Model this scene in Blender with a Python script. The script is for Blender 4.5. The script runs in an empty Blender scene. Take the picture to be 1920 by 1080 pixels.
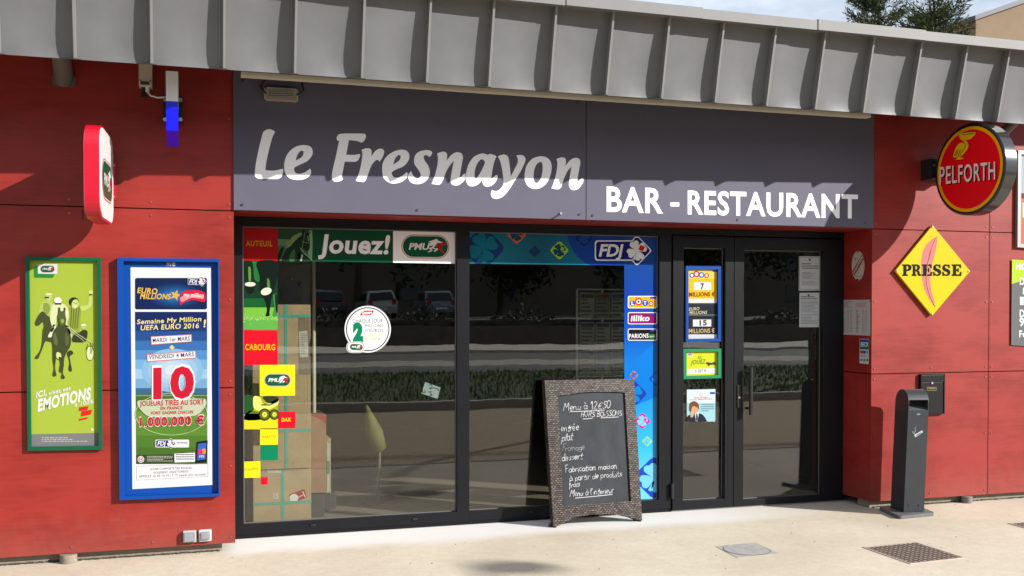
import bpy, bmesh, math, random
from mathutils import Vector, Matrix
from mathutils.geometry import tessellate_polygon
R = math.radians
random.seed(7)
scn = bpy.context.scene
COL = scn.collection
# ------------------------------------------------------------------ camera
F_PX, CX, HORIZON, CAM_H, CAM_D = 1950.0, 960.0, 584.0, 1.635, 7.3
YAW = math.atan(612 / F_PX); PITCH = R(1.0)
PY0 = HORIZON + F_PX * math.tan(PITCH)
cam = bpy.data.cameras.new('camera'); cam_o = bpy.data.objects.new('camera', cam); COL.objects.link(cam_o)
cam_o.location = (0, -CAM_D, CAM_H); cam_o.rotation_euler = (R(90) - PITCH, 0, -YAW)
cam.sensor_width = 36; cam.lens = F_PX / 1920 * 36; cam.shift_y = (PY0 - 540) / 1920
cam.clip_start = .05; cam.clip_end = 2000
scn.camera = cam_o
# ------------------------------------------------------------------ light
SUN = Vector((1.22, -1.0, .72)).normalized()
EL = math.asin(SUN.z); AZ = math.atan2(SUN.x, SUN.y)
w = bpy.data.worlds.new('World'); scn.world = w; w.use_nodes = True
nt = w.node_tree; nt.nodes.clear()
out = nt.nodes.new('ShaderNodeOutputWorld'); bg = nt.nodes.new('ShaderNodeBackground')
sky = nt.nodes.new('ShaderNodeTexSky'); sky.sky_type = 'NISHITA'; sky.sun_disc = False
sky.sun_elevation = EL; sky.sun_rotation = AZ; sky.air_density = 1.0; sky.dust_density = 1.5; sky.ozone_density = 1.0
tc = nt.nodes.new('ShaderNodeTexCoord'); mp = nt.nodes.new('ShaderNodeMapping'); mp.inputs['Scale'].default_value = (1.2, 1.2, 3.2)
ns = nt.nodes.new('ShaderNodeTexNoise'); ns.inputs['Scale'].default_value = 2.1; ns.inputs['Detail'].default_value = 7; ns.inputs['Roughness'].default_value = .6
cr = nt.nodes.new('ShaderNodeValToRGB'); cr.color_ramp.elements[0].position = .24; cr.color_ramp.elements[1].position = .46
mx = nt.nodes.new('ShaderNodeMixRGB'); mx.inputs['Color2'].default_value = (5.6, 6.2, 7.1, 1)
nt.links.new(tc.outputs['Generated'], mp.inputs['Vector']); nt.links.new(mp.outputs[0], ns.inputs['Vector'])
nt.links.new(ns.outputs['Fac'], cr.inputs[0]); nt.links.new(cr.outputs[0], mx.inputs['Fac'])
nt.links.new(sky.outputs[0], mx.inputs['Color1']); nt.links.new(mx.outputs[0], bg.inputs['Color'])
bg.inputs['Strength'].default_value = .05; nt.links.new(bg.outputs[0], out.inputs[0])
sl = bpy.data.lights.new('sun', 'SUN'); so = bpy.data.objects.new('sun', sl); COL.objects.link(so)
sl.energy = 2.8; sl.angle = R(.55); sl.color = (1, .96, .91)
so.rotation_euler = (-SUN).to_track_quat('-Z', 'Y').to_euler()
scn.view_settings.view_transform = 'Standard'; scn.view_settings.look = 'None'
scn.view_settings.exposure = 1.6; scn.view_settings.gamma = 1
scn.cycles.max_bounces = 8; scn.cycles.transparent_max_bounces = 16
# ------------------------------------------------------------------ projection of the photograph onto real planes
FW = Vector((math.sin(YAW) * math.cos(PITCH), math.cos(YAW) * math.cos(PITCH), -math.sin(PITCH)))
RT = Vector((math.cos(YAW), -math.sin(YAW), 0)); UP = RT.cross(FW); CAM = Vector((0, -CAM_D, CAM_H))
def on(x, y, n, p):
    r = FW * F_PX + RT * (x - CX) + UP * (PY0 - y); n = Vector(n)
    return CAM + r * ((Vector(p) - CAM).dot(n) / r.dot(n))
def PX(x, y, Y=0.0): return on(x, y, (0, 1, 0), (0, Y, 0))
def GX(x, y, Z=0.0): return on(x, y, (0, 0, 1), (0, 0, Z))
def RX(x, y, X): return on(x, y, (1, 0, 0), (X, 0, 0))
# ------------------------------------------------------------------ materials
def lin(c):
    c = c / 255.0
    return c / 12.92 if c <= .04045 else ((c + .055) / 1.055) ** 2.4
MATS = {}
def mat(name, rgb, rough=.5, metal=0., noise=0., nscale=8., bump=0., bscale=60., stretch=(1, 1, 1), coat=0., spec=.5, trans=0):
    if name in MATS: return MATS[name]
    m = bpy.data.materials.new(name); m.use_nodes = True; t = m.node_tree; b = t.nodes['Principled BSDF']
    b.inputs['Base Color'].default_value = (*rgb, 1); b.inputs['Roughness'].default_value = rough; b.inputs['Metallic'].default_value = metal
    b.inputs['Specular IOR Level'].default_value = spec
    b.inputs['Coat Weight'].default_value = coat; b.inputs['Coat Roughness'].default_value = .08
    if noise or bump:
        tc = t.nodes.new('ShaderNodeTexCoord'); mp = t.nodes.new('ShaderNodeMapping'); mp.inputs['Scale'].default_value = stretch
        t.links.new(tc.outputs['Object'], mp.inputs['Vector'])
    if noise:
        n = t.nodes.new('ShaderNodeTexNoise'); n.inputs['Scale'].default_value = nscale; n.inputs['Detail'].default_value = 8; n.inputs['Roughness'].default_value = .65
        r = t.nodes.new('ShaderNodeMapRange'); r.inputs['From Min'].default_value = .3; r.inputs['From Max'].default_value = .7
        r.inputs['To Min'].default_value = 1 - noise; r.inputs['To Max'].default_value = 1 + noise
        v = t.nodes.new('ShaderNodeVectorMath'); v.operation = 'SCALE'; v.inputs[0].default_value = rgb
        t.links.new(mp.outputs[0], n.inputs['Vector']); t.links.new(n.outputs['Fac'], r.inputs['Value'])
        t.links.new(r.outputs[0], v.inputs['Scale']); t.links.new(v.outputs[0], b.inputs['Base Color'])
    if bump:
        n2 = t.nodes.new('ShaderNodeTexNoise'); n2.inputs['Scale'].default_value = bscale; n2.inputs['Detail'].default_value = 4
        bp = t.nodes.new('ShaderNodeBump'); bp.inputs['Strength'].default_value = bump; bp.inputs['Distance'].default_value = .01
        t.links.new(mp.outputs[0], n2.inputs['Vector']); t.links.new(n2.outputs['Fac'], bp.inputs['Height']); t.links.new(bp.outputs[0], b.inputs['Normal'])
    MATS[name] = m
    return m
INK_K = .55
def ink(r, g, b, rough=.45):
    return mat('ink_%d_%d_%d_%d_%d' % (r, g, b, rough * 100, INK_K * 100), tuple(min(.82, lin(c) * INK_K + .003) for c in (r, g, b)), rough, spec=.12)

def clad_mat():
    m = mat('red_laminate', (.47, .036, .030), .42, spec=.35); t = m.node_tree; b = t.nodes['Principled BSDF']
    tc = t.nodes.new('ShaderNodeTexCoord')
    def nz(scale, st, det):
        mp = t.nodes.new('ShaderNodeMapping'); mp.inputs['Scale'].default_value = st
        n = t.nodes.new('ShaderNodeTexNoise'); n.inputs['Scale'].default_value = scale; n.inputs['Detail'].default_value = det; n.inputs['Roughness'].default_value = .7
        t.links.new(tc.outputs['Object'], mp.inputs[0]); t.links.new(mp.outputs[0], n.inputs['Vector']); return n
    a = nz(9, (.32, 1, 5.5), 8); c = nz(2.2, (.6, 1, 1.6), 4); d = nz(60, (.12, 1, 3), 3)
    ad = t.nodes.new('ShaderNodeMath'); ad.operation = 'MULTIPLY_ADD'; ad.inputs[1].default_value = .55
    ad2 = t.nodes.new('ShaderNodeMath'); ad2.operation = 'MULTIPLY_ADD'; ad2.inputs[1].default_value = .3
    t.links.new(a.outputs['Fac'], ad.inputs[0]); t.links.new(c.outputs['Fac'], ad.inputs[2]); t.links.new(d.outputs['Fac'], ad2.inputs[0]); t.links.new(ad.outputs[0], ad2.inputs[2])
    r = t.nodes.new('ShaderNodeValToRGB'); e = r.color_ramp.elements
    e[0].position = .72; e[0].color = (.165, .0115, .0085, 1); e[1].position = 1.15 if False else 1.0; e[1].color = (.243, .0190, .0138, 1)
    t.links.new(ad2.outputs[0], r.inputs[0])
    # pale dust splashed up from the paving along the foot of the wall
    sp = t.nodes.new('ShaderNodeSeparateXYZ'); t.links.new(tc.outputs['Object'], sp.inputs[0])
    sn = nz(13, (1, 1, .5), 6); h = t.nodes.new('ShaderNodeMath'); h.operation = 'MULTIPLY_ADD'; h.inputs[1].default_value = -.42; t.links.new(sn.outputs['Fac'], h.inputs[0]); t.links.new(sp.outputs['Z'], h.inputs[2])
    mr = t.nodes.new('ShaderNodeMapRange'); mr.inputs['From Min'].default_value = .12; mr.inputs['From Max'].default_value = -.16; mr.inputs['To Max'].default_value = .24; t.links.new(h.outputs[0], mr.inputs['Value'])
    mx_ = t.nodes.new('ShaderNodeMixRGB'); mx_.inputs[2].default_value = (.24, .10, .075, 1); t.links.new(mr.outputs[0], mx_.inputs[0]); t.links.new(r.outputs[0], mx_.inputs[1]); t.links.new(mx_.outputs[0], b.inputs['Base Color'])
    rr = t.nodes.new('ShaderNodeMapRange'); rr.inputs['To Min'].default_value = .34; rr.inputs['To Max'].default_value = .52; t.links.new(c.outputs['Fac'], rr.inputs['Value']); t.links.new(rr.outputs[0], b.inputs['Roughness'])
    return m
M_RED = clad_mat()
M_SIGN = mat('grey_sign_sheet', (.095, .0905, .127), .42, noise=.06, nscale=1.5, spec=.2)
M_ZINC = mat('zinc_sheet', (.126, .128, .133), .55, .25, noise=.13, nscale=2.2, bump=.16, bscale=3.2)
M_TRIM = mat('zinc_trim', (.135, .134, .133), .6, .1, noise=.08, nscale=3, bump=.05, bscale=5)
M_SEAMZ = mat('zinc_seam', (.20, .20, .20), .5, .25)  # paler than the sheet: sunlit seam edges are put into the colour
M_FRAME = mat('anthracite_aluminium', (.0062, .0065, .0085), .38, .0, noise=.12, nscale=5, spec=.22)
M_SCREW = mat('screw_metal', (.30, .12, .11), .35, .6)
M_SCREW_D = mat('dark_screw', (.10, .10, .11), .3, .8)
M_SEAM = mat('dark_gap', (.02, .015, .015), .9)
M_CONC = mat('plinth_concrete', (.22, .185, .14), .9, noise=.22, nscale=7, bump=.5, bscale=40)
M_BLACK = mat('black_plastic', (.012, .012, .013), .4)
M_STEEL = mat('steel', (.6, .6, .6), .3, .9)
M_WHITEP = mat('white_plastic', (.72, .72, .70), .35)
M_BEIGEP = mat('beige_plastic', (.50, .44, .34), .5, noise=.1)

def ground_mat():
    m = mat('sandy_concrete', (.62, .53, .41), .9, spec=.25); t = m.node_tree; b = t.nodes['Principled BSDF']
    tc = t.nodes.new('ShaderNodeTexCoord')
    def nz(sc, det, ro=.6):
        n = t.nodes.new('ShaderNodeTexNoise'); n.inputs['Scale'].default_value = sc; n.inputs['Detail'].default_value = det; n.inputs['Roughness'].default_value = ro
        t.links.new(tc.outputs['Object'], n.inputs['Vector']); return n
    big = nz(.9, 5); mid = nz(14, 6, .75); fine = nz(160, 2)
    vo = t.nodes.new('ShaderNodeTexVoronoi'); vo.inputs['Scale'].default_value = 95; t.links.new(tc.outputs['Object'], vo.inputs['Vector'])
    r1 = t.nodes.new('ShaderNodeValToRGB'); e = r1.color_ramp.elements
    e[0].position = .30; e[0].color = (.47, .405, .31, 1); e[1].position = .68; e[1].color = (.58, .515, .41, 1)
    t.links.new(big.outputs['Fac'], r1.inputs[0])
    r2 = t.nodes.new('ShaderNodeValToRGB'); e = r2.color_ramp.elements
    e[0].position = .30; e[0].color = (.90, .885, .86, 1); e[1].position = .62; e[1].color = (1.0, 1.0, 1.0, 1)
    t.links.new(mid.outputs['Fac'], r2.inputs[0])
    r3 = t.nodes.new('ShaderNodeMapRange'); r3.inputs['To Min'].default_value = .92; r3.inputs['To Max'].default_value = 1.05
    t.links.new(vo.outputs['Color'], r3.inputs['Value'])
    m1 = t.nodes.new('ShaderNodeMixRGB'); m1.blend_type = 'MULTIPLY'; m1.inputs[0].default_value = 1
    m2 = t.nodes.new('ShaderNodeMixRGB'); m2.blend_type = 'MULTIPLY'; m2.inputs[0].default_value = 1
    t.links.new(r1.outputs[0], m1.inputs[1]); t.links.new(r2.outputs[0], m1.inputs[2]); t.links.new(m1.outputs[0], m2.inputs[1]); t.links.new(r3.outputs[0], m2.inputs[2])
    # a paler cement patch was trowelled along the foot of the windows
    sp = t.nodes.new('ShaderNodeSeparateXYZ'); t.links.new(tc.outputs['Object'], sp.inputs[0])
    ed = t.nodes.new('ShaderNodeMath'); ed.operation = 'MULTIPLY_ADD'; ed.inputs[1].default_value = .30; t.links.new(big.outputs['Fac'], ed.inputs[0]); t.links.new(sp.outputs['Y'], ed.inputs[2])
    ry = t.nodes.new('ShaderNodeMapRange'); ry.interpolation_type = 'SMOOTHSTEP'; ry.inputs['From Min'].default_value = -.08; ry.inputs['From Max'].default_value = .20; t.links.new(ed.outputs[0], ry.inputs['Value'])
    rx = t.nodes.new('ShaderNodeMapRange'); rx.interpolation_type = 'SMOOTHSTEP'; rx.inputs['From Min'].default_value = .18; rx.inputs['From Max'].default_value = .34; t.links.new(sp.outputs['X'], rx.inputs['Value'])
    rz = t.nodes.new('ShaderNodeMapRange'); rz.interpolation_type = 'SMOOTHSTEP'; rz.inputs['From Min'].default_value = 5.5; rz.inputs['From Max'].default_value = 3.6; t.links.new(sp.outputs['X'], rz.inputs['Value'])
    p1 = t.nodes.new('ShaderNodeMath'); p1.operation = 'MULTIPLY'; t.links.new(ry.outputs[0], p1.inputs[0]); t.links.new(rx.outputs[0], p1.inputs[1])
    p2 = t.nodes.new('ShaderNodeMath'); p2.operation = 'MULTIPLY'; t.links.new(p1.outputs[0], p2.inputs[0]); t.links.new(rz.outputs[0], p2.inputs[1])
    m3 = t.nodes.new('ShaderNodeMixRGB'); m3.inputs[2].default_value = (.62, .605, .58, 1); t.links.new(p2.outputs[0], m3.inputs[0]); t.links.new(m2.outputs[0], m3.inputs[1])
    t.links.new(m3.outputs[0], b.inputs['Base Color'])
    bp = t.nodes.new('ShaderNodeBump'); bp.inputs['Strength'].default_value = .35; bp.inputs['Distance'].default_value = .004
    t.links.new(fine.outputs['Fac'], bp.inputs['Height']); t.links.new(bp.outputs[0], b.inputs['Normal'])
    return m
M_GROUND = ground_mat()

def glass_mat():
    m = bpy.data.materials.new('shop_glass'); m.use_nodes = True; t = m.node_tree; t.nodes.clear()
    o = t.nodes.new('ShaderNodeOutputMaterial'); mixn = t.nodes.new('ShaderNodeMixShader')
    tr = t.nodes.new('ShaderNodeBsdfTransparent'); tr.inputs[0].default_value = (.93, .95, .93, 1)
    gl = t.nodes.new('ShaderNodeBsdfGlossy'); gl.inputs['Roughness'].default_value = .0; gl.inputs['Color'].default_value = (1, 1, 1, 1)
    lw = t.nodes.new('ShaderNodeLayerWeight'); lw.inputs['Blend'].default_value = .5
    pw = t.nodes.new('ShaderNodeMath'); pw.operation = 'POWER'; pw.inputs[1].default_value = 5
    ma = t.nodes.new('ShaderNodeMath'); ma.operation = 'MULTIPLY_ADD'; ma.inputs[1].default_value = .93; ma.inputs[2].default_value = .062
    tc = t.nodes.new('ShaderNodeTexCoord'); n = t.nodes.new('ShaderNodeTexNoise'); n.inputs['Scale'].default_value = 1.7; n.inputs['Detail'].default_value = 2
    bp = t.nodes.new('ShaderNodeBump'); bp.inputs['Strength'].default_value = 1; bp.inputs['Distance'].default_value = .00055
    t.links.new(tc.outputs['Object'], n.inputs['Vector']); t.links.new(n.outputs['Fac'], bp.inputs['Height']); t.links.new(bp.outputs[0], gl.inputs['Normal'])
    t.links.new(lw.outputs['Facing'], pw.inputs[0]); t.links.new(pw.outputs[0], ma.inputs[0]); t.links.new(ma.outputs[0], mixn.inputs[0])
    t.links.new(tr.outputs[0], mixn.inputs[1]); t.links.new(gl.outputs[0], mixn.inputs[2]); t.links.new(mixn.outputs[0], o.inputs[0])
    return m
M_GLASS = glass_mat()

def wicker_mat():
    m = mat('brown_wicker', (.07, .045, .035), .35); t = m.node_tree; b = t.nodes['Principled BSDF']
    tc = t.nodes.new('ShaderNodeTexCoord'); uv = t.nodes.new('ShaderNodeMapping'); uv.inputs['Scale'].default_value = (1, 1, 1)
    t.links.new(tc.outputs['UV'], uv.inputs[0])
    br = t.nodes.new('ShaderNodeTexBrick'); br.inputs['Scale'].default_value = 1; br.inputs['Brick Width'].default_value = .026; br.inputs['Row Height'].default_value = .015
    br.inputs['Mortar Size'].default_value = .0032; br.inputs['Mortar Smooth'].default_value = .4; br.offset = .5
    br.inputs['Color1'].default_value = (.135, .098, .078, 1); br.inputs['Color2'].default_value = (.020, .013, .010, 1); br.inputs['Mortar'].default_value = (.005, .003, .003, 1)  # paler strands put the glints of the weave into the colour
    t.links.new(uv.outputs[0], br.inputs['Vector']); t.links.new(br.outputs['Color'], b.inputs['Base Color'])
    wv = t.nodes.new('ShaderNodeTexWave'); wv.inputs['Scale'].default_value = 1
    bp = t.nodes.new('ShaderNodeBump'); bp.invert = True; bp.inputs['Strength'].default_value = 1; bp.inputs['Distance'].default_value = .004
    t.links.new(br.outputs['Fac'], bp.inputs['Height']); t.links.new(bp.outputs[0], b.inputs['Normal'])
    t.nodes.remove(wv)
    return m
M_WICKER = wicker_mat()
# ------------------------------------------------------------------ scene helpers
def world_of(o):
    m = Matrix.LocRotScale(o.location, o.rotation_euler, o.scale)
    return (world_of(o.parent) @ o.matrix_parent_inverse @ m) if o.parent else m
def link(o, parent=None):
    COL.objects.link(o)
    if parent is not None:
        o.parent = parent
        o.matrix_parent_inverse = world_of(parent).inverted()
    return o
def tag(o, label, cat, group=None):
    o['label'] = label; o['category'] = cat
    if group: o['group'] = group
    return o
def thing(name, loc, label, cat, group=None):
    o = bpy.data.objects.new(name, None); o.location = loc; o.empty_display_size = .1; COL.objects.link(o)
    return tag(o, label, cat, group)
class MB:
    """collects solids; build() links them as one mesh object"""
    def __init__(s): s.v = []; s.f = []; s.mi = []; s.mats = []; s.sm = []
    def m(s, mt):
        if mt not in s.mats: s.mats.append(mt)
        return s.mats.index(mt)
    def add(s, vs, fs, mt, smooth=False):
        o = len(s.v); s.v += [tuple(v) for v in vs]; k = s.m(mt)
        for f in fs: s.f.append([i + o for i in f]); s.mi.append(k); s.sm.append(smooth)
    def box(s, x0, x1, y0, y1, z0, z1, mt, M=None, bev=0):
        bm = bmesh.new(); bmesh.ops.create_cube(bm, size=1)
        for v in bm.verts: v.co = Vector(((x0 + x1) / 2 + v.co.x * (x1 - x0), (y0 + y1) / 2 + v.co.y * (y1 - y0), (z0 + z1) / 2 + v.co.z * (z1 - z0)))
        if bev: bmesh.ops.bevel(bm, geom=bm.edges[:], offset=bev, segments=2, profile=.7, affect='EDGES')
        s.bm(bm, mt, M, False)
    def bm(s, bm, mt, M=None, smooth=True):
        bm.verts.index_update()
        s.add([(M @ v.co if M else v.co) for v in bm.verts], [[v.index for v in f.verts] for f in bm.faces], mt, smooth); bm.free()
    def prism(s, pts, depth_vec, mt, smooth=False):
        """closed 3-D polygon pts extruded along depth_vec"""
        n = len(pts); d = Vector(depth_vec); a = [Vector(p) for p in pts]; b = [p + d for p in a]
        tri = tessellate_polygon([a])
        s.add(a + b, [list(t) for t in tri] + [[i + n for i in reversed(t)] for t in tri], mt)
        s.add(a + b, [[i, (i + 1) % n, n + (i + 1) % n, n + i] for i in range(n)], mt, smooth)
    def ring(s, outer, inner, depth_vec, mt):
        """frame between two polygons of as many points, extruded"""
        n = len(outer); d = Vector(depth_vec); O = [Vector(p) for p in outer]; I = [Vector(p) for p in inner]
        vs = O + I + [p + d for p in O] + [p + d for p in I]; fs = []
        for i in range(n):
            j = (i + 1) % n
            fs += [[i, j, n + j, n + i], [2 * n + i, 3 * n + i, 3 * n + j, 2 * n + j], [i, 2 * n + i, 2 * n + j, j], [n + i, n + j, 3 * n + j, 3 * n + i]]
        s.add(vs, fs, mt)
    def tube(s, pts, r, mt, seg=10, cap=True):
        pts = [Vector(p) for p in pts]; rings = []; rr = r if isinstance(r, (list, tuple)) else [r] * len(pts)
        ref = Vector((0, 0, 1))
        for i, p in enumerate(pts):
            t = (pts[min(i + 1, len(pts) - 1)] - pts[max(i - 1, 0)])
            t = t.normalized() if t.length > 1e-9 else Vector((0, 0, 1))
            if abs(t.dot(ref)) > .95: ref = Vector((1, 0, 0)) if abs(t.x) < .9 else Vector((0, 1, 0))
            a = t.cross(ref).normalized(); b = t.cross(a)
            rings.append([p + (a * math.cos(2 * math.pi * k / seg) + b * math.sin(2 * math.pi * k / seg)) * rr[i] for k in range(seg)])
        vs = [v for q in rings for v in q]; fs = []
        for i in range(len(rings) - 1):
            for k in range(seg): fs.append([i * seg + k, i * seg + (k + 1) % seg, (i + 1) * seg + (k + 1) % seg, (i + 1) * seg + k])
        s.add(vs, fs, mt, True)
        if cap: s.add(rings[0] + rings[-1], [list(range(seg)), list(range(2 * seg - 1, seg - 1, -1))], mt)
    def disc(s, c, n, r, h, mt, seg=12):
        c = Vector(c); n = Vector(n).normalized(); s.tube([c, c + n * h], r, mt, seg)
    def build(s, name, parent=None, uv=None):
        me = bpy.data.meshes.new(name); me.from_pydata(s.v, [], s.f)
        for m_ in s.mats: me.materials.append(m_)
        me.polygons.foreach_set('material_index', s.mi); me.polygons.foreach_set('use_smooth', s.sm)
        if uv:
            l = me.uv_layers.new(name='UVMap')
            for lp in me.loops: l.data[lp.index].uv = uv(me.vertices[lp.vertex_index].co)
        me.update()
        return link(bpy.data.objects.new(name, me), parent)
def structure(o): o['kind'] = 'structure'; return o
def stuff(o): o['kind'] = 'stuff'; return o

def smooth(pts, n=4, closed=True):
    """Catmull-Rom through pts; a third item marks a sharp corner"""
    N = len(pts); P = [Vector((p[0], p[1])) for p in pts]; cor = [len(p) > 2 for p in pts]; res = []
    rng = N if closed else N - 1
    def tan(i):
        if cor[i] or (not closed and i in (0, N - 1)): return Vector((0, 0))
        return (P[(i + 1) % N] - P[(i - 1) % N]) * .5
    for i in range(rng):
        a, b = P[i], P[(i + 1) % N]; ta, tb = tan(i), tan((i + 1) % N)
        L = (b - a).length
        if ta.length > 0: ta = ta.normalized() * min(ta.length, L)
        if tb.length > 0: tb = tb.normalized() * min(tb.length, L)
        for k in range(n):
            t = k / n; t2 = t * t; t3 = t2 * t
            res.append(tuple(a * (2 * t3 - 3 * t2 + 1) + ta * (t3 - 2 * t2 + t) + b * (3 * t2 - 2 * t3) + tb * (t3 - t2)))
    if not closed: res.append(tuple(P[-1]))
    return res
def ell(cx, cy, rx, ry, n=28, a0=0, a1=360, rot=0):
    c, s_ = math.cos(R(rot)), math.sin(R(rot)); res = []
    k = n if a1 - a0 >= 360 else n + 1
    for i in range(k):
        a = R(a0 + (a1 - a0) * i / n); x, y = rx * math.cos(a), ry * math.sin(a); res.append((cx + x * c - y * s_, cy + x * s_ + y * c))
    return res
def rrect(x0, y0, x1, y1, r, n=5):
    p = []
    for cx, cy, a in ((x1 - r, y0 + r, -90), (x1 - r, y1 - r, 0), (x0 + r, y1 - r, 90), (x0 + r, y0 + r, 180)):
        for i in range(n + 1): t = R(a + 90 * i / n); p.append((cx + r * math.cos(t), cy + r * math.sin(t)))
    return p
GLYPH = {}
def text_mesh(s, bold, spacing):
    k = (s, bold, spacing)
    if k not in GLYPH:
        c = bpy.data.curves.new('t', 'FONT'); c.body = s; c.offset = bold; c.space_character = spacing; c.resolution_u = 3; c.fill_mode = 'FRONT'
        o = bpy.data.objects.new('t', c); me = bpy.data.meshes.new_from_object(o)
        GLYPH[k] = ([tuple(v.co) for v in me.vertices], [list(p.vertices) for p in me.polygons])
        bpy.data.objects.remove(o); bpy.data.curves.remove(c); bpy.data.meshes.remove(me)
    return GLYPH[k]
CAP = max(v[1] for v in text_mesh('H', 0, 1)[0])
STEP = .0006
class Print:
    """flat printed sheet: layers of ink laid on a real surface; f(u, v, h) gives the point h metres off the surface"""
    def __init__(s, f, ox=0, oy=0, sc=1.0, rough=.45): s.b = MB(); s.f0 = f; s.ox, s.oy, s.sc, s.rough = ox, oy, sc, rough
    def at(s, ox, oy, sc): s.ox, s.oy, s.sc = ox, oy, sc; return s
    def f(s, u, v, lv): return s.f0(s.ox + u / s.sc, s.oy + v / s.sc, lv * STEP)
    def mt(s, c): return c if isinstance(c, bpy.types.Material) else ink(*c, rough=s.rough)
    def poly(s, pts, c, lv=1, holes=()):
        loops = [pts] + list(holes)
        tri = tessellate_polygon([[Vector((p[0], p[1], 0)) for p in l] for l in loops])
        s.b.add([s.f(p[0], p[1], lv) for l in loops for p in l], [list(t) for t in tri], s.mt(c))
    def rect(s, x0, y0, x1, y1, c, lv=1): s.poly([(x0, y0), (x1, y0), (x1, y1), (x0, y1)], c, lv)
    def text(s, t, p0, p1, h, c, lv=3, bold=.0, slant=0., spacing=1.08):
        vs, fs = text_mesh(t, bold, spacing)
        if not vs: return
        xa, xb = min(v[0] for v in vs), max(v[0] for v in vs)
        out_ = []
        for x, y, _ in vs:
            k = (x - xa) / (xb - xa); yy = y / CAP * h
            out_.append(s.f(p0[0] + (p1[0] - p0[0]) * k + yy * slant, p0[1] + (p1[1] - p0[1]) * k - yy, lv))
        s.b.add(out_, fs, s.mt(c))
    def line(s, pts, wd, c, lv=2):
        q = [s.f(p[0], p[1], lv) for p in pts]; wpx = (s.f(pts[0][0] + wd, pts[0][1], lv) - s.f(pts[0][0], pts[0][1], lv)).length / 2
        s.b.tube(q, wpx, s.mt(c), 5)
    def small(s, x0, y0, x1, y1, rows, c, lv=2, seed=0, fill=.7):
        """tiny print: rows of short dashes, as unreadable print looks"""
        rd = random.Random(seed + int(x0 * 7 + y0)); hh = (y1 - y0) / rows
        for i in range(rows):
            x = x0; y = y0 + hh * i
            end = x0 + (x1 - x0) * (1 if rd.random() < .6 else rd.uniform(.5, .95))
            while x < end:
                L = rd.uniform(.03, .10) * (x1 - x0); s.rect(x, y, min(x + L, end), y + hh * fill * .62, c, lv); x += L + .018 * (x1 - x0)
    def build(s, name, parent=None): return s.b.build(name, parent)
def wall_map(Y):
    def f(u, v, h): p = PX(u, v, Y); p.y -= h; return p
    return f
# ------------------------------------------------------------------ emblems (drawn in a local frame: centre, half width a, tilt dy per dx)
def pmu(P, cx, cy, a, lv=2, tilt=0.0, mono=False):
    b = a * .47
    def T(pts): return [(cx + x * a, cy + y * b + x * a * tilt) for x, y in pts]
    def stad(k, dx=0): 
        p = []
        for i in range(13): t = R(-90 + 180 * i / 12); p.append((.52 * 1 + .46 * k * math.cos(t) + dx, k * math.sin(t)))
        for i in range(13): t = R(90 + 180 * i / 12); p.append((-.52 + .46 * k * math.cos(t) + dx, k * math.sin(t)))
        return p
    red = (190, 12, 40)
    P.poly(T(stad(1.06)), (200, 20, 45) if not mono else (40, 40, 40), lv); P.poly(T(stad(1.0)), (235, 235, 230), lv + 1); P.poly(T(stad(.93)), (0, 84, 52), lv + 2)
    wht = (238, 238, 232)
    P.text('PMU', (cx - .70 * a, cy + .27 * b - .7 * a * tilt), (cx + .13 * a, cy + .27 * b), .56 * b, wht, lv + 3, .03, .22, 1.0)
    P.poly(T(smooth([(.36, -.62), (.48, -.70), (.56, -.52), (.72, -.42), (.64, -.34), (.52, -.36), (.42, -.10), (.36, .12), (.52, .16), (.50, .30), (.40, .44, 1), (.34, .40), (.42, .24), (.24, .14), (.30, .30), (.16, .50), (.10, .44), (.22, .30), (.12, .10), (.26, .06), (.32, -.16), (.22, -.06), (.14, -.22), (.22, -.36), (.12, -.44), (.26, -.54)], 3)), wht, lv + 3)
    P.poly(T(smooth([(.48, -.24), (.60, -.28), (.70, -.30), (.80, -.48), (.86, -.20), (.72, -.10), (.66, .10), (.80, .50), (.86, .66), (.62, .36), (.54, .14), (.46, .02)], 3)), red, lv + 4)
def heart(cx, cy, r, ang):
    """clover leaf whose tip is at cx, cy and which opens towards ang"""
    base = smooth([(0, 0, 1), (.34, -.30), (.74, -.50), (1.0, -.36), (1.02, -.14), (.96, 0), (1.02, .14), (1.0, .36), (.74, .50), (.34, .30)], 3)
    c, s_ = math.cos(R(ang)), math.sin(R(ang))
    return [(cx + (x * c - y * s_) * r, cy + (x * s_ + y * c) * r) for x, y in base]
def rsq(cx, cy, r, k=.16):
    p = []
    for i in range(4):
        a = R(-90 + 90 * i); tip = Vector((cx + r * math.cos(a), cy + r * math.sin(a)))
        for d in (-1, 0, 1):
            b = R(-90 + 90 * (i + d)); q = Vector((cx + r * math.cos(b), cy + r * math.sin(b)))
            if d: p.append(tuple(tip.lerp(q, k)))
            else: p.append(tuple(tip.lerp(Vector((cx, cy)), k * .55)))
    return p
def clip_rect(pts, x0, y0, x1, y1):
    def cl(p, f, inter):
        o = []
        for i in range(len(p)):
            a, b = p[i - 1], p[i]
            if f(b):
                if not f(a): o.append(inter(a, b))
                o.append(b)
            elif f(a): o.append(inter(a, b))
        return o
    def ix(x): return lambda a, b: (x, a[1] + (b[1] - a[1]) * (x - a[0]) / (b[0] - a[0]))
    def iy(y): return lambda a, b: (a[0] + (b[0] - a[0]) * (y - a[1]) / (b[1] - a[1]), y)
    p = [(q[0], q[1]) for q in pts]
    for f, n in ((lambda q: q[0] >= x0, ix(x0)), (lambda q: q[0] <= x1, ix(x1)), (lambda q: q[1] >= y0, iy(y0)), (lambda q: q[1] <= y1, iy(y1))):
        if len(p) < 3: return []
        p = cl(p, f, n)
    return p
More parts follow.
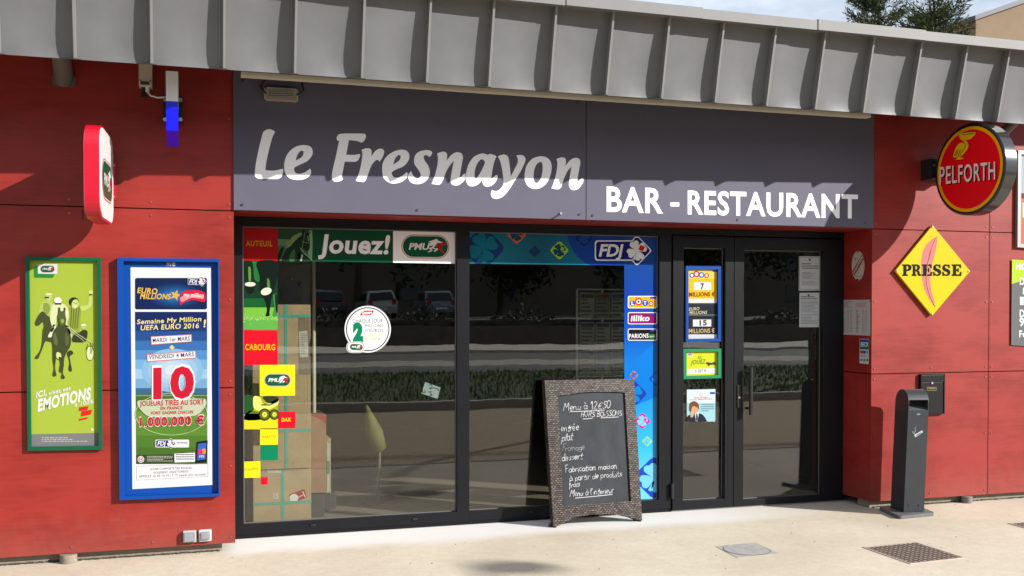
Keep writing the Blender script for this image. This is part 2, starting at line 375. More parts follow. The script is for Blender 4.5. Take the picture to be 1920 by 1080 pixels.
def clover(P, cx, cy, r, bgc, leaf, lv=2, square=None, clip=None):
    C = (lambda p: clip_rect(p, *clip)) if clip else (lambda p: p)
    def put(p, c, l):
        p = C(p)
        if len(p) > 2: P.poly(p, c, l)
    if bgc: put(rsq(cx, cy, r), bgc, lv)
    for a in (-112, -22 - 6, 68, 158): put(heart(cx, cy, r * .62, a), leaf, lv + 1)
    put([(cx - .05 * r, cy + .15 * r), (cx + .02 * r, cy + .2 * r), (cx - .15 * r, cy + .62 * r), (cx - .27 * r, cy + .55 * r)], leaf, lv + 1)
    if square:
        c, s_ = math.cos(R(25)), math.sin(R(25)); q = .16 * r; mx_, my_ = cx + .30 * r, cy - .15 * r
        put([(mx_ + (x * c - y * s_) * q, my_ + (x * s_ + y * c) * q) for x, y in ((-1, -1), (1, -1), (1, 1), (-1, 1))], square, lv + 2)
def fdj(P, x0, x1, cy, lv=2):
    """lottery emblem: rounded bar with lettering and a clover lozenge at its right end; x0..x1 wide"""
    W = x1 - x0; h = W * .178; dx = x1 - W * .265; dr = W * .262
    def outline(g):
        a = rrect(x0 + g, cy - h + g, dx, cy + h - g, W * .05)
        pts = [p for p in a if p[0] < dx - W * .1]
        r = dr - g * 1.3
        up = [(dx - r + h * .98 - g * .6, cy - h + g), (dx - W * .03, cy - r * .93), (dx, cy - r * .965), (dx + W * .03, cy - r * .93), (dx + r * .92, cy - W * .025), (dx + r * .96, cy), (dx + r * .92, cy + W * .025), (dx + W * .03, cy + r * .93), (dx, cy + r * .965), (dx - W * .03, cy + r * .93), (dx - r + h * .98 - g * .6, cy + h - g)]
        return up + pts
    P.poly(outline(0), (236, 236, 240), lv); P.poly(outline(W * .022), (8, 22, 110), lv + 1)
    P.text('FDJ', (x0 + W * .07, cy + h * .55), (x0 + W * .46, cy + h * .55), h * 1.12, (236, 236, 240), lv + 2, .03, .2, .98)
    clover(P, dx, cy + W * .0, W * .27, None, (236, 236, 240), lv + 1, (214, 16, 32))
# ================================================================== GROUND AND SURROUNDINGS
XL, XR = .315, 5.402          # shopfront opening
ZB, ZS1, ZS2 = .060, 1.118, 2.316   # cladding bottom and the two level joints
YF = .38                      # face of the window frames, set back in the opening
b = MB(); b.add([(-60, -2.72, 0), (60, -2.72, 0), (60, 120, 0), (-60, 120, 0)], [[0, 1, 2, 3]], M_GROUND)
structure(b.build('forecourt_paving'))
M_GRAVEL = mat('gravel_asphalt', (.44, .345, .225), .95, noise=.62, nscale=20, bump=.7, bscale=120)
b = MB(); b.add([(-60, -8.75, 0), (60, -8.75, 0), (60, -2.80, 0), (-60, -2.80, 0)], [[0, 1, 2, 3]], M_GRAVEL)
structure(b.build('gravel_path'))
M_CHAN = mat('cast_iron', (.05, .045, .04), .7, .3, noise=.2)
b = MB(); b.add([(-60, -2.80, -.01), (60, -2.80, -.01), (60, -2.72, -.01), (-60, -2.72, -.01)], [[0, 1, 2, 3]], M_BLACK)
for i in range(-160, 300): b.box(i * .045, i * .045 + .022, -2.80, -2.72, -.012, .001, M_CHAN)
structure(b.build('drain_channel'))
M_GRASS = mat('grass_blades', (.075, .15, .022), .8, noise=.35, nscale=3)
M_KERB = mat('kerb_stone', (.42, .39, .34), .85, noise=.15)
b = MB(); b.box(-60, 60, -8.95, -8.752, -.05, .14, M_KERB, bev=.015); structure(b.build('grass_kerb'))
M_SOIL = mat('verge_soil', (.07, .085, .025), .95, noise=.3, nscale=4)
b = MB(); b.add([(-60, -17.4, .10), (60, -17.4, .10), (60, -8.94, .11), (-60, -8.94, .11)], [[0, 1, 2, 3]], M_SOIL); structure(b.build('grass_verge'))
rd = random.Random(3); vs, fs = [], []
for i in range(22000):
    y = -8.98 - 8.3 * rd.random(); x = rd.uniform(-14, 22); h = rd.uniform(.05, .13); a = rd.uniform(0, 6.28); wd = .014; lx, ly = rd.uniform(-.05, .05), rd.uniform(-.05, .05)
    k = len(vs); vs += [(x - wd * math.cos(a), y - wd * math.sin(a), .1), (x + wd * math.cos(a), y + wd * math.sin(a), .1), (x + lx, y + ly, .1 + h)]; fs.append([k, k + 1, k + 2])
b = MB(); b.add(vs, fs, M_GRASS); stuff(b.build('grass'))
M_ASPH = mat('road_asphalt', (.13, .127, .12), .85, noise=.2, nscale=2)
b = MB(); b.add([(-90, -30.5, .02), (90, -30.5, .02), (90, -17.4, .02), (-90, -17.4, .02)], [[0, 1, 2, 3]], M_ASPH); structure(b.build('road'))
M_PAVE = mat('paving_blocks', (.46, .42, .36), .85, noise=.3, nscale=6)
b = MB(); b.add([(-90, -24.8, .024), (90, -24.8, .024), (90, -21.6, .024), (-90, -21.6, .024)], [[0, 1, 2, 3]], M_PAVE); structure(b.build('crossing_strip'))
b = MB(); b.box(-90, 90, -37.5, -30.5, -.05, .12, mat('pale_pavement', (.62, .56, .47), .9, noise=.1)); structure(b.build('far_pavement'))
b = MB(); b.box(-90, 90, -110, -39.2, -.05, 1.25, mat('car_park_surface', (.12, .115, .105), .9, noise=.2)); structure(b.build('car_park_terrace'))
b = MB(); b.box(-90, 90, -39.2, -38.5, -.05, .95, mat('dark_retaining_stone', (.10, .085, .065), .9, noise=.35, nscale=5))
tag(b.build('retaining_wall'), 'long dark stone retaining wall along the far side of the road', 'wall')
rd = random.Random(5); vs, fs = [], []
M_SHRUB = mat('planter_leaves', (.05, .055, .025), .8, noise=.4, nscale=2)
for i in range(9000):
    x = rd.uniform(-26, 34); y = rd.uniform(-41, -38.9); z = 1.0 + abs(rd.gauss(0, .22)) * (1 + .8 * math.sin(x * 1.3)); s_ = rd.uniform(.05, .13)
    d = [Vector((rd.gauss(0, 1), rd.gauss(0, 1), rd.gauss(0, 1))).normalized() * s_ for _ in range(2)]; c = Vector((x, y, z)); k = len(vs)
    vs += [c - d[0], c + d[1], c + d[0], c - d[1]]; fs.append([k, k + 1, k + 2, k + 3])
b = MB(); b.add(vs, fs, M_SHRUB); stuff(b.build('ground_cover'))
# parked cars across the road (seen mirrored in the shop glass)
M_TYRE = mat('tyre', (.015, .015, .015), .8); M_CARGL = mat('car_glass', (.01, .012, .014), .08, spec=.8); M_TAIL = mat('tail_lamp_red', (.4, .01, .01), .25); M_RIM = mat('alloy_rim', (.4, .4, .41), .3, .8)
def car(x, y, body_c, label, L=4.1, W=1.74, H=1.52, z0=1.25):
    t = thing('parked_car', (x, y, z0), label, 'car', 'cars parked beyond the road')
    pm = mat('car_paint_%d' % int(body_c[0] * 1000), body_c, .3, .3, coat=.8)
    prof = [(-2.0, .30), (-2.03, .62), (-1.95, .88), (-1.72, .95), (-1.45, 1.40), (-1.1, H), (.35, H), (1.05, 1.02), (1.9, .86), (2.05, .6), (2.02, .3)]
    wid = lambda z: W / 2 * (1 - max(0, z - .85) * .26)
    def loft(p, m_, b_, f=lambda z: 1.0, off=0):
        n = len(p); vs = []
        for sx in (-1, -.86, .86, 1):
            for q in p: vs.append((x + sx * (wid(q[1]) + off) * f(q[1]), y - q[0] * (1 if abs(sx) < 1 else .985) * -1, z0 + q[1] + (0 if abs(sx) == 1 else .02)))
        fs = [[k * n + i, k * n + (i + 1) % n, (k + 1) * n + (i + 1) % n, (k + 1) * n + i] for k in range(3) for i in range(n)]
        fs += [list(range(n)), list(range(4 * n - 1, 3 * n - 1, -1))]
        b_.add(vs, fs, m_, False)
    # rear of the car faces the shop (+Y)
    prof = [(-q[0], q[1]) for q in prof]
    b = MB(); loft(prof, pm, b); b.build('body', t)
    b = MB(); hb = .74
    b.add([(x - hb + .04, y + 1.745, z0 + 1.0), (x + hb - .04, y + 1.745, z0 + 1.0), (x + hb - .14, y + 1.475, z0 + 1.395), (x - hb + .14, y + 1.475, z0 + 1.395)], [[0, 1, 2, 3]], M_CARGL); b.build('rear_window', t)
    for sx in (-1, 1):
        b = MB(); e = W / 2 + .004
        b.add([(x + sx * e * .985, y + 1.45, z0 + .98), (x + sx * e * .985, y - .85, z0 + .98), (x + sx * e * .9, y - .25, z0 + 1.40), (x + sx * e * .9, y + 1.15, z0 + 1.40)], [[0, 1, 2, 3]], M_CARGL); b.build('side_window', t)
        b = MB(); b.box(x + sx * .66 - .12, x + sx * .66 + .12, y + 1.85, y + 2.0, z0 + .72, z0 + 1.0, M_TAIL, bev=.03); b.build('tail_light', t)
        for yy in (-1.28, 1.28):
            b = MB(); b.tube([(x + sx * .68, y + yy, z0 + .31), (x + sx * .87, y + yy, z0 + .31)], .31, M_TYRE, 16); wh = b.build('wheel', t)
            b = MB(); b.tube([(x + sx * .86, y + yy, z0 + .31), (x + sx * .885, y + yy, z0 + .31)], .2, M_RIM, 12); b.build('rim', wh)
    b = MB(); b.box(x - .3, x + .3, y + 2.03, y + 2.05, z0 + .48, z0 + .6, M_WHITEP); b.build('number_plate', t)
def mirror_x(px, Yreal): return PX(px, HORIZON, 2 * (YF + .04) - Yreal).x
for px, yy, c, l in ((612, -50, (.02, .03, .05), 'dark blue hatchback mirrored at the left end of the row'), (704, -49.5, (.42, .43, .44), 'silver grey hatchback mirrored between two darker cars'),
                     (812, -51, (.20, .23, .27), 'grey blue estate car mirrored nearest the window mullion')):
    car(mirror_x(px, yy), yy, c, l)
# trees and a long building beyond the car park
M_BARK = mat('bark', (.06, .045, .035), .9, noise=.3)
def leaves_mat(n, c, k=.45): return mat(n, c, .8, noise=k, nscale=.9, spec=.08)
M_LEAF_FAR = leaves_mat('far_leaves', (.035, .045, .018))
def far_tree(x, y, h, z0, seed, label):
    t = thing('tree', (x, y, z0), label, 'tree', 'trees behind the parked cars'); rd = random.Random(seed)
    b = MB(); b.tube([(x, y, z0), (x + .2, y, z0 + h * .3), (x, y + .1, z0 + h * .7)], [.3, .22, .1], M_BARK, 8)
    cl = []
    for k in range(9):
        a = rd.uniform(0, 6.28); r = rd.uniform(.12, .3) * h; zz = z0 + h * rd.uniform(.3, .9); e = Vector((x + r * math.cos(a), y + r * math.sin(a), zz)); cl.append((e, rd.uniform(.14, .24) * h))
        b.tube([(x, y, z0 + h * .3), e], [.1, .04], M_BARK, 5)
    b.build('trunk', t); vs, fs = [], []
    for e, r in cl:
        for k in range(330):
            d = Vector((rd.gauss(0, 1), rd.gauss(0, 1), rd.gauss(0, .8))).normalized() * r * rd.random() ** .4; c = e + d; s_ = rd.uniform(.12, .32)
            u = Vector((rd.gauss(0, 1), rd.gauss(0, 1), rd.gauss(0, 1))).normalized() * s_; v = u.orthogonal().normalized() * s_ * .6; q = len(vs)
            vs += [c - u, c + v, c + u, c - v]; fs.append([q, q + 1, q + 2, q + 3])
    b = MB(); b.add(vs, fs, M_LEAF_FAR); b.build('crown', t)
for i in range(13): far_tree(-34 + 7.6 * i + 1.7 * math.sin(i * 2.1), -66 - 5 * (i % 3), 11 + 2.5 * (i % 4), 1.25, 40 + i, ['tall dark', 'low spreading', 'broad dense', 'slim loose'][i % 4] + ' tree, one of the row across the road')
b = MB(); M_FARW = mat('far_wall', (.20, .17, .13), .85, noise=.1)
b.box(-60, 70, -92, -84, 1.25, 15, M_FARW)
t = thing('apartment_block', (5, -84, 1.25), 'long dull apartment block far across the road', 'building'); b.build('wall', t)
for i in range(24):
    for k in range(4):
        b = MB(); b.box(-52 + i * 5, -50.2 + i * 5, -83.99, -83.9, 2.6 + k * 3.1, 4.3 + k * 3.1, M_CARGL)
        if k < 2 and i % 2 == 0: b.build('window', t)
# ================================================================== THE BUILDING
bld = thing('restaurant_building', (2.8, 2, 0), 'low building clad in red panels under a grey zinc eave', 'building')
def screw(b, x, z, Y=0.0, m_=None, r=.0075): b.disc((x, Y + .001, z), (0, -1, 0), r, .0055, m_ or M_SCREW, 8)
def panel(x0, x1, z0, z1, xs=None, zs=None):
    b = MB(); b.box(x0, x1, 0, .012, z0, z1, M_RED)
    n = max(1, round((x1 - x0 - .08) / .47)); m_ = max(1, round((z1 - z0 - .08) / .55))
    for i in range(n + 1):
        for k in range(m_ + 1):
            if 0 < k < m_ and 0 < i < n: continue
            screw(b, x0 + .028 + (x1 - x0 - .056) * i / n, z0 + .04 + (z1 - z0 - .08) * k / m_)
    return b.build('wall_panel', bld)
G = .008
for z0, z1 in ((ZB, ZS1 - G / 2), (ZS1 + G / 2, ZS2 - G / 2), (ZS2 + G / 2, 3.55)):
    panel(-2.75, XL, z0, z1); panel(-5.8, -2.76, z0, z1)
    panel(XR, 6.582, z0, z1); panel(6.59, 8.2, z0, z1)
    b = MB(); b.box(XR, XR + .010, .0135, YF + .08, z0, z1, M_RED)       # right reveal
    b.build('reveal_panel', bld)
    b = MB(); b.box(XL - .010, XL, .0135, YF + .08, z0, min(z1, ZS2 - .006), M_RED); b.build('reveal_panel', bld)
b = MB(); b.box(XL + .0, XR, .004, YF + .08, ZS2 - .002, ZS2 + .008, M_RED); b.build('soffit_panel', bld)
b = MB()                                                                 # dark lining behind the joints
b.box(-6, XL - .012, .02, .05, ZB + .02, 3.6, M_SEAM); b.box(XR + .014, 8.3, .02, .05, ZB + .02, 3.6, M_SEAM); b.box(XL, XR, .02, .05, ZS2 + .012, 3.6, M_SEAM)
b.build('wall_lining', bld)
b = MB(); b.box(-6, XL - .085, .06, .2, -.1, .2, M_CONC); b.build('plinth', bld); b = MB(); b.box(XR + .02, 8.3, .055, .2, -.1, .2, M_CONC); b.build('plinth', bld)
rd = random.Random(11); M_DIRT = mat('dark_grit', (.07, .055, .04), .95, noise=.3, nscale=30)
b = MB()
for (xa, xb) in ((-2.5, XL - .1), (XR + .05, 8)):
    n = int((xb - xa) / .006)
    for i in range(n):
        x = xa + (xb - xa) * i / n; s_ = rd.uniform(.004, .011); b.box(x, x + s_, .055 - rd.uniform(.0, .028), .062, -.002, s_ * .8, M_DIRT)
stuff(b.build('soil_debris'))
# --- window frames
def fx(px, y=700): return PX(px, y, YF).x
ZF0, ZF1 = .028, ZS2 - .004
zg0 = .105; ZV = PX(455, 424, YF).z
win = []
def bars(b, x0, x1, z0, z1, m_=M_FRAME, y0=YF, y1=YF + .07): b.box(x0, x1, y0, y1, z0, z1, m_, bev=.003)
X1, X2, X3, X4, X5, X6 = fx(456), fx(857), fx(880), fx(1236), fx(1259), fx(1578)
b = MB()
bars(b, XL + .001, X1, ZF0, ZF1); bars(b, X2, X3, ZF0, ZF1); bars(b, X4, X5, ZF0, ZF1)
bars(b, X1, X2, ZF0, zg0); bars(b, X3, X4, ZF0, zg0); bars(b, X1, X2, ZV, ZF1); bars(b, X3, X4, ZV, ZF1)
bars(b, X5, XR - .001, PX(1300, 440, YF).z, ZF1); bars(b, X6 - .012, XR - .001, ZF0 - .02, PX(1300, 440, YF).z)
for x0, x1 in ((X1, X2), (X3, X4)):
    for k in (.3, .78): bars(b, x0 + (x1 - x0) * k, x0 + (x1 - x0) * k + .035, ZF0 + .035, ZF0 + .05, M_BLACK, YF - .012, YF + .001)
b.box(XL + .001, X5, YF + .01, YF + .06, -.02, ZF0, M_FRAME)
wf = b.build('window_frame', bld)
M_GASK = mat('gasket', (.11, .10, .095), .6)
def pane(x0, x1, z0, z1, parent):
    b = MB(); y = YF + .036
    b.box(x0 - .004, x1 + .004, y, y + .008, z0 - .004, z1 + .004, M_GLASS); p = b.build('window_pane', parent)
    b = MB(); y -= .004
    b.ring([(x0, y, z0), (x1, y, z0), (x1, y, z1), (x0, y, z1)], [(x0 + .007, y, z0 + .007), (x1 - .007, y, z0 + .007), (x1 - .007, y, z1 - .007), (x0 + .007, y, z1 - .007)], (0, .0035, 0), M_GASK); b.build('gasket', parent)
pane(X1, X2, zg0, ZV, wf); pane(X3, X4, zg0, ZV, wf)
# --- double door
def leaf(x0, x1, gx0, gx1, gz0, gz1, z1):
    b = MB(); y0, y1 = YF - .012, YF + .058
    bars(b, x0, gx0, .012, z1, y0=y0, y1=y1); bars(b, gx1, x1, .012, z1, y0=y0, y1=y1); bars(b, gx0, gx1, .012, gz0, y0=y0, y1=y1); bars(b, gx0, gx1, gz1, z1, y0=y0, y1=y1)
    d = b.build('door', bld); pane(gx0, gx1, gz0, gz1, d); return d
ZD1 = PX(1300, 443, YF).z
dl = leaf(X5 + .006, fx(1374), fx(1280), fx(1358), PX(1320, 937, YF).z, PX(1320, 465, YF).z, ZD1)
dr = leaf(fx(1375), X6 - .015, fx(1393), fx(1541), PX(1420, 935, YF).z, PX(1420, 469, YF).z, ZD1)
hx = fx(1400); hz0, hz1 = PX(1400, 776, YF).z, PX(1400, 688, YF).z
b = MB(); b.tube([(hx, YF - .07, hz0), (hx, YF - .07, hz1)], .016, M_BLACK, 12)
for z in (hz0 + .05, hz1 - .05): b.tube([(hx, YF - .07, z), (hx - .015, YF - .01, z)], .011, M_BLACK, 8)
b.build('handle', dr)
b = MB(); xx = fx(1384); b.box(xx - .016, xx + .016, YF - .02, YF - .012, PX(1384, 764, YF).z, PX(1384, 722, YF).z, M_BLACK, bev=.003); b.disc((xx, YF - .019, PX(1384, 745, YF).z), (0, -1, 0), .009, .006, M_STEEL); b.build('lock', dr)
b = MB(); xx = fx(1259); b.tube([(xx, YF - .02, PX(1259, 934, YF).z), (xx, YF - .02, PX(1259, 906, YF).z)], .014, M_BLACK, 10); b.build('hinge', dl)
b = MB(); b.box(X5, X6, YF + .0, YF + .07, -.01, .010, mat('threshold_alu', (.3, .3, .3), .4, .6)); b.build('door_sill', bld)
# --- roof: leaning zinc screen with standing seams
SK_E = .028
def eave_y(x): return -.80 + SK_E * x
def eave_px(px, py):
    Y = -.78
    for _ in range(6): p = PX(px, py, Y); Y = eave_y(p.x)
    return p
_a, _b = eave_px(437, 131), eave_px(1641, 213)
EZ_S = (_b.z - _a.z) / (_b.x - _a.x); EZ = _a.z - EZ_S * _a.x
PROF = [(0, 0), (.004, .012), (.017, .07), (.030, .15), (-.004, .30), (-.06, .46), (-.13, .615)]
PROF = [(.006, 0), (-.002, .03), (-.016, .09), (-.031, .16), (-.062, .30), (-.101, .46), (-.140, .62)]
PROF = [(y * .92, z * .895) for y, z in PROF]
def scr(x, i): return (x, eave_y(x) + PROF[i][0], EZ + EZ_S * x + PROF[i][1])
ribs = [eave_px(p, 101 + .0683 * p).x for p in (0, 142, 285, 420, 552, 677, 798, 914, 1028, 1133, 1236, 1336, 1432, 1523, 1613, 1701, 1785, 1863)]
stp = (ribs[-1] - ribs[0]) / (len(ribs) - 1)
ribs = [ribs[0] - stp * k for k in (4, 3, 2, 1)] + ribs + [ribs[-1] + stp * k for k in (1, 2, 3)]
b = MB(); rd = random.Random(2)
for a, c in zip(ribs[:-1], ribs[1:]):
    n = 6; vs = []; dish = rd.uniform(.010, .018); tw = rd.uniform(-.003, .003)
    for j in range(n + 1):
        x = a + (c - a) * j / n; bow = math.sin(math.pi * (j / n) ** 1.8) * dish * 1.6 + tw * (j / n - .5)
        for i in range(len(PROF)):
            p = scr(x, i); vs.append((p[0], p[1] + bow * (0.3 + .7 * math.sin(math.pi * min(1, i / 5))), p[2]))
    m_ = len(PROF); b.add(vs, [[j * m_ + i, (j + 1) * m_ + i, (j + 1) * m_ + i + 1, j * m_ + i + 1] for j in range(n) for i in range(m_ - 1)], M_ZINC, True)
    b.add([scr(a, 0), scr(c, 0), (c, eave_y(c) + .03, scr(c, 0)[2] + .004), (a, eave_y(a) + .03, scr(a, 0)[2] + .004)], [[0, 1, 2, 3]], M_ZINC)
roof = b.build('roof_screen', bld)
for x in ribs:
    b = MB(); th = .007; h = .050
    pts = [Vector(scr(x, i)) for i in range(len(PROF))]
    outer = [Vector((x, p.y - (h if i else h), p.z - (.004 if i == 0 else 0))) for i, p in enumerate(pts)]
    vs = [p + Vector((-th, 0.01, 0)) for p in pts] + [p + Vector((-th, 0, 0)) for p in outer] + [p + Vector((th, 0, 0)) for p in outer] + [p + Vector((th, 0.01, 0)) for p in pts]
    n = len(pts); fs = [[k * n + i, k * n + i + 1, (k + 1) * n + i + 1, (k + 1) * n + i] for k in range(3) for i in range(n - 1)]
    fs += [[0, n, 2 * n, 3 * n], [4 * n - 1, 3 * n - 1, 2 * n - 1, n - 1]]
    b.add(vs, fs, M_SEAMZ); e_ = pts[0]; b.add([e_ + Vector((-.075, .004, .001)), e_ + Vector((.03, .004, .001)), e_ + Vector((0, -h, -.003))], [[0, 1, 2]], M_TRIM); b.build('standing_seam', roof)
b = MB(); xs = [-6] + [eave_px(p, 101 + .0683 * p).x for p in (-700, -210, 260, 700, 1040, 1286, 1500, 1695, 1882, 2060)] + [8.6]
for i, (a, c) in enumerate(zip(xs[:-1], xs[1:])):
    yt = eave_y(0) - .135
    for s_ in (0,): 
        o_ = .006 * (i % 2); sk = .008 * .5 * (a + c)
        za, zc = EZ + EZ_S * a, EZ + EZ_S * c
        vs = []
        for x, z in ((a, za), (c + .012, zc)):
            y = eave_y(x) - .124; vs += [(x, y - .098 - o_, z + .512), (x, y - .098 - o_, z + .580 + o_), (x, y + .2, z + .612 + o_), (x, y + .2, z + .54)]
        b.add(vs, [[0, 1, 5, 4], [1, 2, 6, 5], [2, 3, 7, 6], [3, 0, 4, 7], [3, 2, 1, 0], [4, 5, 6, 7]], M_TRIM)
b.build('roof_trim', bld)
b = MB(); b.box(-6, 8.6, -.62, 9, EZ + .44, EZ + .57, mat('flat_roof', (.2, .2, .2), .9)); b.box(-6, 8.6, -.5, .1, 3.50, 3.54, M_SEAM); b.build('roof_slab', bld)
# --- interior room
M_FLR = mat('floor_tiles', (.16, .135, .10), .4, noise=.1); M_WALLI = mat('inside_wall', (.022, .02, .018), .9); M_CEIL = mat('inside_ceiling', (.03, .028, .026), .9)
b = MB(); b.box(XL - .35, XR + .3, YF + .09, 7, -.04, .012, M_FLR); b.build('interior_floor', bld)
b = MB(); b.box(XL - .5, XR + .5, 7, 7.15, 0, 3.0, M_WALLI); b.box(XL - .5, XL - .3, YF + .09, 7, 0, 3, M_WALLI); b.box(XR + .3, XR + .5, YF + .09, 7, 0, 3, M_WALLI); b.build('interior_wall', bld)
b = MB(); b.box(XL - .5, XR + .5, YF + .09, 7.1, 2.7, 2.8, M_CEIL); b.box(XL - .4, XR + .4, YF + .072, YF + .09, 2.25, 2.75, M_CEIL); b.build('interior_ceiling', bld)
b = MB(); b.box(-6, 8.3, 9, 9.2, -.1, 3.8, M_RED); b.box(-6, -5.9, .06, 9, -.1, 3.8, M_RED); b.box(8.2, 8.3, .06, 9, -.1, 3.8, M_RED); b.build('rear_wall', bld)
# ================================================================== SHOP SIGN
sg = thing('shop_sign', (2.86, -.01, 2.32), 'wide dark grey fascia with white shop name and restaurant lettering', 'shop sign')
sx = PX(1097.5, 300).x; SY = -.016
for x0, x1 in ((XL, sx - .003), (sx + .003, XR)):
    b = MB(); b.box(x0, x1, SY, -.002, ZS2 + .006, 3.33, M_SIGN)
    for px, py in ((454, 384), (455, 151), (782, 394), (1086, 402), (1111, 404), (1383, 412), (1622, 418), (1090, 268), (1094, 285), (1110, 190), (1083, 192)):
        p = PX(px, py, SY)
        if x0 < p.x < x1: b.disc((p.x, SY + .001, p.z), (0, -1, 0), .009, .006, M_SCREW_D, 9)
    b.build('sign_panel', sg)
b = MB(); b.tube([PX(1036, 410, SY - .004), PX(1051, 401, SY - .006)], .006, M_SCREW_D, 6); b.disc(PX(1052, 400, SY - .012), (0, 1, 0), .009, .01, M_STEEL, 9); b.build('sign_bolt', sg)
P = Print(wall_map(SY), rough=.4)
WHT = mat('white_vinyl', (.84, .86, .92), .4, spec=.2)
P.at(470, 230, 6)
LET = [
 ([(150,95),(205,72),(250,85),(277,105,1),(250,150),(215,270),(180,420),(165,533,1),(240,540),(305,533),(358,520),(366,545),(350,600),(310,632),(200,633),(90,630),(55,610),(46,570),(60,450),(95,280),(130,140)], []),
 ([(600,252),(670,268),(697,315),(690,370),(640,430),(560,470),(500,500),(490,512),(492,545),(520,572),(570,573),(625,550),(668,515,1),(680,550),(670,590),(610,632),(520,645),(440,625),(390,570),(377,500),(385,420),(430,330),(510,270)], [[(505,428,1),(525,365),(560,318),(590,320),(592,355),(570,390)]]),
 ([(995,130),(1060,122),(1180,122),(1280,125),(1297,150),(1285,190),(1262,218),(1235,222),(1200,207),(1105,197,1),(1075,360,1),(1160,362),(1230,352,1),(1228,385),(1205,425),(1170,440),(1110,440),(1058,440,1),(1040,530),(1028,600),(1037,640,1),(1000,660),(950,665),(918,640),(913,600),(925,520),(960,370),(995,202,1),(975,200),(968,180),(975,150)], []),
 ([(1247,305,1),(1300,288),(1340,292),(1360,320),(1357,380,1),(1400,320),(1450,292),(1488,300),(1502,330),(1485,385),(1450,440,1),(1432,420),(1405,425),(1360,480),(1325,570),(1295,645),(1270,667),(1230,665),(1182,655,1),(1215,575),(1240,480),(1253,400),(1258,340)], []),
 ([(1700,303),(1760,320),(1784,365),(1775,425),(1720,490),(1640,525),(1590,555),(1588,580),(1610,612),(1650,617),(1705,598),(1755,555,1),(1768,580),(1755,620),(1700,665),(1620,685),(1550,672),(1495,620),(1480,550),(1485,460),(1530,380),(1610,325)], [[(1603,472,1),(1625,405),(1660,365),(1685,372),(1683,405),(1660,435)]]),
]
for o_, h_ in LET: P.poly(smooth(o_), WHT, 1, [smooth(x) for x in h_])
P.at(780, 230, 6)
LET = [
 ([(60,318),(130,308),(178,325),(180,350),(165,375),(148,388,1),(130,370),(100,366),(85,390),(100,430),(140,490),(155,550),(145,610),(100,665),(40,690),(-20,688),(-65,665),(-92,600),(-55,545,1),(-35,590),(-5,622),(25,628),(50,605),(52,580),(30,535),(-15,470),(-22,420),(-10,370),(20,335)], []),
 ([(238,345,1),(290,328),(330,330),(350,360),(345,428,1),(400,360),(460,332),(510,345),(528,385),(520,440),(500,550),(490,620,1),(515,600),(545,572),(556,590),(550,640),(500,690),(455,708),(405,695),(388,660),(395,590),(425,430,1),(385,475),(340,550),(305,640),(275,690),(240,698),(175,688,1),(210,600),(240,480),(247,400)], []),
 ([(740,347),(780,352),(805,362,1),(840,352),(880,365),(905,380,1),(880,440),(860,530),(845,635,1),(880,605),(905,588),(918,600),(910,640),(870,695),(810,722),(770,712),(750,680),(745,640,1),(710,685),(660,712),(610,715),(575,685),(561,630),(565,560),(590,470),(650,385)], [[(745,412),(778,440,1),(760,490),(720,570),(675,632,1),(660,610),(660,550),(680,480),(715,425)]]),
 ([(920,380,1),(960,362),(1005,360),(1035,385),(1050,450),(1060,540),(1067,605,1),(1110,520),(1140,460),(1145,410),(1128,368,1),(1170,363),(1210,372),(1232,410),(1220,460),(1170,560),(1100,670),(1050,750),(980,830),(910,858),(865,848),(842,815),(845,785),(855,755,1),(890,770),(930,760),(970,720),(985,680),(982,620),(965,510),(945,430)], []),
 ([(1400,378),(1470,392),(1515,440),(1525,510),(1510,600),(1460,690),(1390,738),(1320,745),(1260,715),(1225,650),(1223,570),(1245,480),(1310,405)], [[(1400,441),(1420,460),(1425,520),(1410,610),(1385,660),(1355,680),(1330,660),(1322,610),(1330,530),(1360,465)]]),
 ([(1580,408,1),(1640,390),(1675,400),(1687,430),(1680,490,1),(1730,425),(1790,396),(1835,408),(1848,445),(1838,510),(1820,610),(1815,670,1),(1845,640),(1870,624),(1885,640),(1875,680),(1830,740),(1780,760),(1740,745),(1720,705),(1725,640),(1750,490,1),(1705,545),(1660,640),(1635,720),(1605,748),(1570,748),(1523,740,1),(1560,640),(1585,520),(1590,450)], []),
]
for o_, h_ in LET: P.poly(smooth(o_), WHT, 1, [smooth(x) for x in h_])
P.build('script_lettering', sg)
P = Print(wall_map(SY), rough=.4)
P.text('BAR', (1137.5, 395.5), (1243, 399), 44.5, WHT, 1, .024, 0, 1.07)
P.rect(1257, 379.5, 1273.5, 387, WHT, 1)
P.text('RESTAURANT', (1289.5, 400.5), (1608.5, 408.5), 42, WHT, 1, .024, 0, 1.07)
P.build('block_lettering', sg)
b = MB()
p0, p1 = eave_px(453, 133), eave_px(1641, 213.5); q0, q1 = eave_px(453, 141), eave_px(1641, 220.5)
for p in (p0, p1, q0, q1): p.y += .05; p.z += .008
b.prism([p0, q0, q0 + Vector((0, .06, 0)), p0 + Vector((0, .06, 0))], p1 - p0, mat('strip_housing', (.40, .35, .28), .5, noise=.06))
tag(b.build('light_strip'), 'long beige lighting strip tucked under the zinc eave above the fascia', 'light strip')
